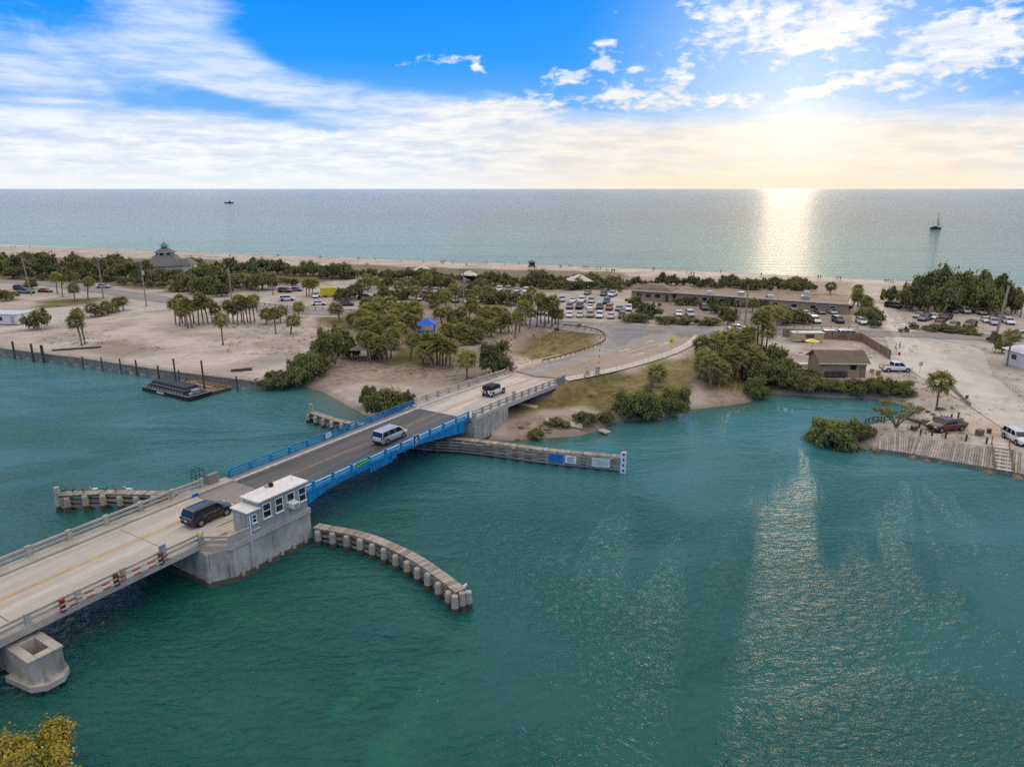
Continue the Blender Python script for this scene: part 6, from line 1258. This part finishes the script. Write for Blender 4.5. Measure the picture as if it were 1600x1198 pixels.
sign_post(101, 452, 439, M_fluo, 'yellow-green diamond road sign on the verge near the palms', w_=1.3); sign_post(1048, 553, 528, M_fluo, 'yellow-green diamond road sign beside the approach sidewalk', w_=1.0); sign_post(1139, 508, 481, M_fluo, 'yellow-green diamond road sign at the hedge by the junction', w_=1.2)
sign_post(1437, 582, 566, M_galv, 'grey notice board on a post beside the white pickup', 'box', .7); sign_post(1507, 640, 617, M_red, 'red notice on a short post beside the pale street', 'box', .5); sign_post(1403, 566, 550, M_red, 'small red and white notice by the fence end', 'box', .5)
x, y, z = G(832, 567); t = thing('lamp_post', 'thin grey lamp post on the grass loop', 'lamp post', (x, y, z)); h = top_z(y, 503) - z; MB().tube([(0, 0, -.1), (0, 0, h), (.4, 0, h + .1)], .07, 6).build('shaft', M_galv, t); MB().box((.6, 0, h + .1), (.5, .2, .1)).build('lamp_head', M_galv, t)
def rail_line(pts, name, label, cat, step, hts, pr_, mat, postw, h, thick):
    t = thing(name, label, cat, (0, 0, 0)); ps = smooth_line(pts, 60); L_ = [0.0]
    for a, b in zip(ps[:-1], ps[1:]): L_.append(L_[-1] + float(np.linalg.norm(b - a)))
    n = max(3, int(L_[-1] / step)); q = resample(ps, n + 1)
    for p_ in q: MB().box((p_[0], p_[1], p_[2] + h / 2), (postw, postw, h)).build('post', mat, t)
    for a, b in zip(q[:-1], q[1:]):
        d = b - a; rz = math.atan2(d[1], d[0]); l = math.hypot(d[0], d[1]); c = (a + b) / 2
        for hh in hts: MB().box((c[0], c[1], c[2] + hh), (l, *thick), rz, 0, -math.atan2(d[2], l)).build('rail', mat, t)
    return t
rail_line([pr(*p_) for p_ in ((848, 567), (880, 559), (915, 548), (940, 538), (946, 528), (935, 519), (905, 513), (880, 511))], 'guard_rail', 'curving timber guard rail round the end of the grass loop', 'guard rail', 2.0, (.58,), 0, M_wood, .18, .75, (.1, .3))
rail_line([pr(p_[0] + 9, p_[1] + 6, .1) for p_ in jr[:-1]], 'sidewalk_railing', 'thin metal railing along the approach sidewalk', 'railing', 1.9, (.55, 1.0), 0, M_canvas, .06, 1.05, (.04, .05))
rail_line([G(*p_) for p_ in ((1352, 661), (1366, 656), (1381, 661))], 'footbridge_railing', 'short timber footbridge railing behind the big mangrove', 'railing', 1.1, (.4, .95), 0, M_wpile, .12, 1.05, (.08, .12))
rail_line([G(*p_) for p_ in ((1550, 586), (1580, 608), (1625, 640))], 'white_picket_railing', 'white railing along the edge of pale street', 'railing', 1.3, (.4, .95), 0, M_canvas, .1, 1.0, (.05, .12))
rail_line([G(*p_) for p_ in ((1484, 606), (1500, 620), (1515, 634))], 'street_edge_wall', 'low pale concrete wall along street edge beside the round palm', 'wall', 2.2, (.35,), 0, M_cap, .3, .62, (.25, .5))
rail_line([G(*p_) for p_ in ((405, 476), (450, 481), (500, 484), (560, 488))], 'post_and_rail_fence', 'low post and rail fence between road and yellow truck car park', 'fence', 2.4, (.55,), 0, M_wpile, .16, .8, (.08, .12))
rail_line([G(*p_) for p_ in ((-10, 535), (60, 522), (140, 497), (205, 487), (262, 483))], 'wire_fence', 'thin wire fence between the pale lane and bare lot', 'fence', 3.0, (.5, 1.1), 0, M_galv, .06, 1.2, (.02, .02))
rail_line([G(*p_) for p_ in ((1185, 511), (1260, 513), (1340, 514))], 'post_and_rail_fence', 'low post fence along beach road before the long building', 'fence', 2.2, (.5,), 0, M_wood, .15, .75, (.06, .1))
rail_line([G(*p_) for p_ in ((690, 545), (715, 541), (742, 540))], 'log_border', 'low dark log border at edge of the palm grove', 'border', 2.0, (.2,), 0, M_wpile, .3, .4, (.3, .3))
def crate(px, py, s_, mat, label, name='wooden_crate', cat='crate'):
    x, y, z = G(px, py); t = thing(name, label, cat, (x, y, z), random.uniform(0, 1.5)); MB().box((0, 0, s_ * .4), (s_ * .95, s_ * .75, s_ * .8)).build('body', mat, t, bevel=.02); MB().box((0, 0, s_ * .83), (s_, s_ * .8, s_ * .07)).build('lid', M_wood, t)
for k, (px, py, s_, mt) in enumerate(sorted([(1222, 560, 1.1, M_wood), (1228, 552, .9, M_red), (1236, 566, 1.0, M_wpile), (1246, 578, 1.2, M_wood), (1284, 566, 1.0, M_wpile), (1250, 556, .9, M_signw), (1290, 560, .9, M_wood), (1372, 586, 1.0, M_wood), (1362, 582, .8, M_galv)], key=lambda q: q[0])): crate(px, py, s_, mt, f'crate among the clutter round the brown house, {ORDS[k]} from the left')
for k, (px, py, s_, mt) in enumerate(sorted([(1446, 664, 1.0, M_wood), (1462, 658, .9, M_rbrown), (1428, 672, .8, M_wpile), (1530, 680, 1.0, M_wood), (1545, 676, .8, M_wpile), (1500, 660, .8, M_galv)], key=lambda q: q[0])): crate(px, py, s_, mt, f'crate on the sandy point near the red pickup, {ORDS[k]} from the left')
for px, py, lab in ((905, 511, 'dark litter bin by the guard rail'), (870, 517, 'dark litter bin among palms at the loop'), (1030, 478, 'dark litter bin by the brown-roofed shop')): crate(px, py, 1.0, M_wpile, lab, 'litter_bin', 'bin')
# ------------------------------------------------------------------ the sandy point: ribbed revetment, steps, posts, rocks
M_rib = principled('revetment_slat', (.33, .30, .265), .95, .25, 1.2, .02, 8, rand=.3)
rv = thing('ribbed_revetment', 'sloping ribbed slat revetment along the sandy point', 'revetment', (0, 0, 0))
rp = resample([(p_[0], p_[1], 0) for p_ in [P(1372, 705, 0), P(1420, 712, 0), P(1500, 727, 0), P(1600, 745, 0), P(1680, 758, 0)]], 74)
for k, (a, b) in enumerate(zip(rp[:-1], rp[1:])):
    d = b - a; l = np.linalg.norm(d); nn = np.array([-d[1], d[0], 0]) / l; c = (a + b) / 2; rz = math.atan2(nn[1], nn[0])
    inn = 4.6 if k > 6 else 1.6 + k * .5
    A = c - nn * .35; B_ = c + nn * inn; zA, zB = .5, .5 + 1.25 * (inn + .35) / 4.95
    ll = math.hypot(inn + .35, zB - zA); m_ = (A + B_) / 2
    MB().box((m_[0], m_[1], (zA + zB) / 2 + random.uniform(-.015, .015)), (ll, l * .86, .10), rz, 0, -math.atan2(zB - zA, inn + .35)).build('slat', M_rib, rv)
    MB().box((A[0], A[1], -.1), (.14, l * .9, 1.2), rz).build('toe_pile', M_swall, rv)
q0, q1 = np.array(G(1562, 699)), np.array((*P(1568, 738, .2), .2)); d = q1 - q0; l = math.hypot(d[0], d[1]); rz = math.atan2(d[1], d[0])
stp = thing('wooden_steps', 'wooden steps leading down the revetment to the water', 'steps', tuple(q0), rz)
for k in range(8): MB().box((k * l / 7, 0, .55 - k * .22), (.42, 2.0, .07)).build('tread', M_canvas, stp)
for s in (-1, 1):
    MB().box((l / 2, s * 1.0, -.15), (l + .6, .1, .3), 0, 0, math.atan2(1.54, l)).build('stringer', M_wood, stp)
    for k in (0, 3.5, 7): MB().box((k * l / 7, s * 1.02, .9 - k * .22), (.1, .1, 1.3)).build('post', M_wood, stp)
for k, (px, py) in enumerate(((1436, 668), (1456, 668), (1438, 680), (1456, 681), (1477, 685), (1509, 689), (1541, 693), (1497, 653), (1486, 656))):
    x, y, z = G(px, py); tag(MB().tube([(x, y, z - .2), (x, y, z + .95)], .13, 8).build('timber_bollard', M_wpile), f'short timber bollard on the sandy point, {ORDS[k]} from the mangrove end', 'bollard', 'bollards on the sandy point')
def rock_mesh(seed):
    r = np.random.default_rng(seed); bm = bmesh.new(); bmesh.ops.create_icosphere(bm, subdivisions=2, radius=1.0)
    for v in bm.verts: v.co *= 1 + .22 * math.sin(v.co.x * 3.1 + seed) * math.sin(v.co.y * 2.7 + seed) + r.uniform(-.09, .09); v.co.z *= .62
    me_ = bpy.data.meshes.new('rock'); bm.to_mesh(me_); bm.free(); me_.materials.append(M_rock); return me_
ROCKS = [rock_mesh(k) for k in range(4)]
def rock(px, py, s, label, group, z=None):
    x, y, zz = G(px, py); o = link('boulder', random.choice(ROCKS), None, (x, y, max(zz, -.1) + s * .15), random.uniform(0, 6), (s * random.uniform(.8, 1.3), s, s * random.uniform(.7, 1))); tag(o, label, 'rock', group)
rock(1350, 700, 1.15, 'large pale boulder at the tip of the sandy point', None); rock(1372, 706, .7, 'smaller boulder beside the large pale boulder', None)
for k, (px, py) in enumerate(sorted([(1425, 716), (1448, 721), (1470, 724), (1545, 738), (1590, 747), (1545, 702), (1552, 715), (1582, 706), (1588, 716), (1578, 722), (1470, 640), (1458, 648), (1450, 644)])): rock(px, py, random.uniform(.4, .75), f'dark rock along the shore of sandy point, {ORDS[k]} from the left', 'rocks along the sandy point')
r_ = np.random.default_rng(8)
for k in range(30):
    px = r_.uniform(806, 962); py = 690 - (px - 806) * .17 - r_.uniform(0, 14); rock(px, py, r_.uniform(.2, .6), 'rough rock on the eroded bank beside the far pier', 'rocks on the eroded bank')
for k, (px, py, lab) in enumerate([(900, 668, 'broken concrete slab on the eroded bank'), (862, 661, 'tilted concrete slab next to far pier'), (945, 676, 'pale flat slab at the water edge of bank')]):
    x, y, z = G(px, py); tag(MB().box((x, y, max(z, 0) + .25), (2.0, 1.3, .22), .5 * k, .25, .2).build('concrete_slab', M_cast), lab, 'slab')
x, y, z = G(928, 666); tag(MB().tube([(x - 2.4, y - 1.6, .2), (x, y, 1.1), (x + 1.6, y + 1.2, 2.3)], [.16, .12, .05], 7).build('fallen_log', M_bark), 'bleached fallen log leaning on the eroded bank', 'log')
for k, (px, py, l, lab) in enumerate([(372, 580, 2.6, 'dark log lying on the bare lot by the timber barge'), (384, 579, 2.2, 'second dark log beside the first on the bare lot'), (120, 546, 9.0, 'long timber beam on sand at foot of two tall palms')]):
    x, y, z = G(px, py); tag(MB().tube([(x - l / 2, y - (1.6 if k == 2 else .2), z + .2), (x + l / 2, y + (1.6 if k == 2 else .4), z + .25)], .28 if k < 2 else .2, 8).build('timber_log', M_wpile), lab, 'log')

# ------------------------------------------------------------------ people and birds
M_skin = principled('skin', (.36, .20, .13), .7); M_dcl = principled('dark_clothes', (.03, .035, .05), .9); CLOTH = [principled('shirt_%d' % k, c, .9) for k, c in enumerate([(.5, .5, .5), (.04, .06, .14), (.3, .06, .05), (.05, .14, .16), (.62, .45, .4), (.02, .02, .025)])]
M_hair = principled('hair', (.03, .02, .015), .9)
def person_mesh(pose, shirt, legs, key):
    J = {'hip': (0, 0, .93, .14), 'ch': (0, .01, 1.28, .155), 'nk': (0, 0, 1.46, .06), 'hd0': (0, .02, 1.58, .085), 'hd1': (0, .02, 1.70, .09)}
    step = {'stand': .06, 'walk': .26, 'ride': .2}[pose]
    for s, n in ((-1, 'l'), (1, 'r')):
        f = s * step
        J['sh' + n] = (s * .17, 0, 1.40, .07); J['el' + n] = (s * .25, -f * .5 + (.12 if pose == 'ride' else 0), 1.14, .048); J['ha' + n] = (s * .24, -f * .8 + (.12 if pose == 'stand' and s > 0 else (.42 if pose == 'ride' else .06)), .90 if pose != 'ride' else 1.06, .04)
        J['th' + n] = (s * .09, 0, .88, .10); J['kn' + n] = (s * .1, f * .5 + (.3 if pose == 'ride' else 0), .50 if pose != 'ride' else .62, .065); J['an' + n] = (s * .1, f * .9, .09 if pose != 'ride' else .2 + (.15 if s > 0 else 0), .045); J['to' + n] = (s * .11, f * .9 + .16, .045 if pose != 'ride' else .2 + (.12 if s > 0 else 0), .04)
    E = [('hip', 'ch'), ('ch', 'nk'), ('nk', 'hd0'), ('hd0', 'hd1')] + [e for n in 'lr' for e in (('ch', 'sh' + n), ('sh' + n, 'el' + n), ('el' + n, 'ha' + n), ('hip', 'th' + n), ('th' + n, 'kn' + n), ('kn' + n, 'an' + n), ('an' + n, 'to' + n))]
    names = list(J); me_ = bpy.data.meshes.new('person_skeleton'); me_.from_pydata([J[n][:3] for n in names], [(names.index(a), names.index(b)) for a, b in E], [])
    o = bpy.data.objects.new('person_skeleton', me_); COL.objects.link(o); o.modifiers.new('skin', 'SKIN')
    for k, n in enumerate(names): sv = me_.skin_vertices[0].data[k]; sv.radius = (J[n][3], J[n][3] * (.72 if n in ('hip', 'ch') else 1)); sv.use_root = n == 'hip'
    sb_ = o.modifiers.new('sub', 'SUBSURF'); sb_.levels = 1
    dg = bpy.context.evaluated_depsgraph_get(); out = bpy.data.meshes.new_from_object(o.evaluated_get(dg)); bpy.data.objects.remove(o); out.name = 'person_' + key
    out.materials.clear()
    for m_ in (M_skin, shirt, legs, M_hair): out.materials.append(m_)
    for p_ in out.polygons:
        c = p_.center; i = 0
        if c.z > 1.66 or (c.z > 1.56 and c.y < -.02): i = 3
        elif .92 < c.z < 1.47 and (abs(c.x) < .2 or c.z > 1.2): i = 1
        elif .52 < c.z <= .92 and abs(c.x) < .2: i = 2
        p_.material_index = i; p_.use_smooth = True
    return out
PEOPLE = [person_mesh('stand', CLOTH[5], M_dcl, 'a'), person_mesh('walk', CLOTH[1], M_dcl, 'b'), person_mesh('stand', CLOTH[2], CLOTH[5], 'c'), person_mesh('walk', CLOTH[0], M_dcl, 'd'), person_mesh('stand', CLOTH[3], CLOTH[5], 'e')]
def person(px, py, me_, label, group=None, rz=None, loc=None):
    x, y, z = loc or G(px, py); return tag(link('person', me_, None, (x, y, max(z, .05)), rz if rz is not None else random.uniform(0, 6.28)), label, 'person', group)
beach = [(19, 386), (24, 386), (47, 385), (433, 399), (435, 400), (410, 403), (500, 402), (502, 402), (559, 404), (561, 404), (586, 405), (572, 414), (575, 414), (627, 408), (662, 409), (688, 409), (690, 410), (694, 409), (692, 411), (706, 411), (709, 411), (659, 417), (665, 418), (714, 422), (719, 423), (729, 415), (758, 411), (762, 411), (788, 413), (811, 412), (875, 417), (877, 417), (889, 416), (893, 416), (911, 418), (914, 418), (917, 418), (920, 419), (931, 420), (934, 419), (938, 420), (947, 423), (950, 424), (955, 424), (957, 423), (960, 424), (1020, 421), (1022, 421), (1073, 426), (1080, 428), (1084, 429), (1056, 432), (1126, 425), (1147, 429), (1189, 430), (1278, 434), (1282, 434), (1307, 435), (1310, 435), (1313, 436), (1383, 440), (1387, 440), (1391, 441), (1395, 441)]
for k, (px, py) in enumerate(sorted(beach)): person(px, py + 2.2, PEOPLE[k % 5], f'tiny person standing on the beach by the sea, {ordn(k)} from the left', 'people along the beach')
M_pink = principled('pink_shirt', (.55, .22, .2), .9); M_ylw = principled('yellow_shirt', (.62, .62, .05), .8)
def deckloc(s, X, up): q = br(s, X); return (q[0], q[1], max(deck_z(s) + up, ground(*q)))
person(0, 0, person_mesh('walk', M_pink, CLOTH[0], 'pink'), 'person in pink shirt walking past the round shrub onto the bridge', None, -BAZ + math.pi, deckloc(105.0, -4.7, .2)); person(0, 0, PEOPLE[1], 'person in dark clothes beside the one in pink on bridge end', None, -BAZ + math.pi, deckloc(106.2, -4.6, .1)); person(0, 0, PEOPLE[3], 'person in grey shirt following behind the one in pink', None, -BAZ + math.pi, deckloc(107.6, -4.9, .1))
person(1405, 545, PEOPLE[0], 'person in black standing on pale street by the fence end', None, 1.0); person(1399, 548, PEOPLE[3], 'person in grey shirt standing on the pale street by the fence', None, 4.0)
x, y, z = pr(917, 590, .16); by = thing('bicycle', 'bicycle ridden along the approach sidewalk', 'bicycle', (x, y, z), -BAZ - .2)
for y_ in (-.52, .52): link('wheel', wheel_mesh(.34)[0], by, (0, y_, .34), 0, (.2, 1, 1))
MB().tube([(0, -.52, .34), (0, -.1, .85), (0, .42, .9), (0, .52, .34)], .025, 5).tube([(0, -.1, .85), (0, 0, .32), (0, .4, .85)], .025, 5).build('frame', M_blk, by); MB().box((0, -.15, .95), (.14, .26, .06)).build('saddle', M_blk, by); MB().tube([(-.25, .42, 1.05), (.25, .42, 1.05)], .02, 5).build('handlebar', M_blk, by)
person(0, 0, person_mesh('ride', M_ylw, M_dcl, 'yellow'), 'cyclist in bright yellow shirt on the approach sidewalk', None, -BAZ - .2, (x - .06, y - .1, z + .06))
def bird_mesh(col):
    m = MB(); rg = lambda y_, z_, r: [(r * math.cos(i * 1.0472), y_, z_ + r * math.sin(i * 1.0472)) for i in range(6)]
    m.loft([rg(-.42, .30, .015), rg(-.22, .30, .10), rg(.02, .33, .15), rg(.20, .38, .10), rg(.28, .52, .045), rg(.34, .66, .06), rg(.42, .66, .03), rg(.60, .60, .008)]); m.tube([(.05, 0, .25), (.05, .02, 0)], .02, 4).tube([(-.05, 0, .25), (-.05, .02, 0)], .02, 4); return m.mesh('seabird', col, True)
BIRDS = [bird_mesh(principled('brown_plumage', (.12, .10, .08), .9)), bird_mesh(principled('white_plumage', (.7, .7, .68), .9))]
for k, f in enumerate((.60, .68, .74, .80, .86, .92, .97)):
    p_, d = atc(Lc * f); q = (BD[0] * p_[1] + BN[0] * (BC + p_[0]), BD[1] * p_[1] + BN[1] * (BC + p_[0])); w_ = k in (0, 3)
    tag(link('seabird', BIRDS[1 if w_ else 0], None, (q[0], q[1], 2.0), random.uniform(0, 6), (1.1, 1.1, 1.1)), f"{'white' if w_ else 'brown'} seabird perched on the short fender, {ORDS[k]} from the bridge", 'bird', 'seabirds on the fender')

# ------------------------------------------------------------------ weeds and litter on the bare ground
def weeds():
    r = np.random.default_rng(44); vs, fs = [], []
    for (x0, x1, y0, y1, n) in ((60, 480, 490, 590, 900), (480, 800, 500, 600, 900), (800, 1080, 560, 660, 1500), (1080, 1440, 480, 600, 700), (1380, 1600, 480, 690, 500), (0, 1600, 395, 450, 700), (830, 940, 515, 560, 500)):
        for _ in range(n):
            px, py = r.uniform(x0, x1), r.uniform(y0, y1); q = P(px, py, LZ)
            if fbm(np.array([[q[0]]]), np.array([[q[1]]]), 14, 61, 3)[0, 0] < .5: continue
            s_, X_ = to_br(*q)
            if 60 < s_ < 175 and abs(X_ - .10 * max(0, s_ - 118)) < 9 + .16 * max(0, s_ - 112): continue
            z = ground(*q)
            if z < .5: continue
            h = r.uniform(.12, .42)
            for b in range(6):
                a = r.uniform(0, 6.28); o = len(vs); dx, dy = math.cos(a), math.sin(a); cx, cy = q[0] + r.normal() * .25, q[1] + r.normal() * .25
                vs += [(cx - dy * .07, cy + dx * .07, z - .02), (cx + dy * .07, cy - dx * .07, z - .02), (cx + dx * h * .7, cy + dy * h * .7, z + h)]; fs.append((o, o + 1, o + 2))
    o = MB().raw(vs, fs).build('weeds', leaf_material('dry_weed', (.13, .12, .04), (.30, .25, .11), .3, .0)); o['kind'] = 'stuff'; o['label'] = 'dry weeds and grass tufts dotted over the sandy ground'
weeds()
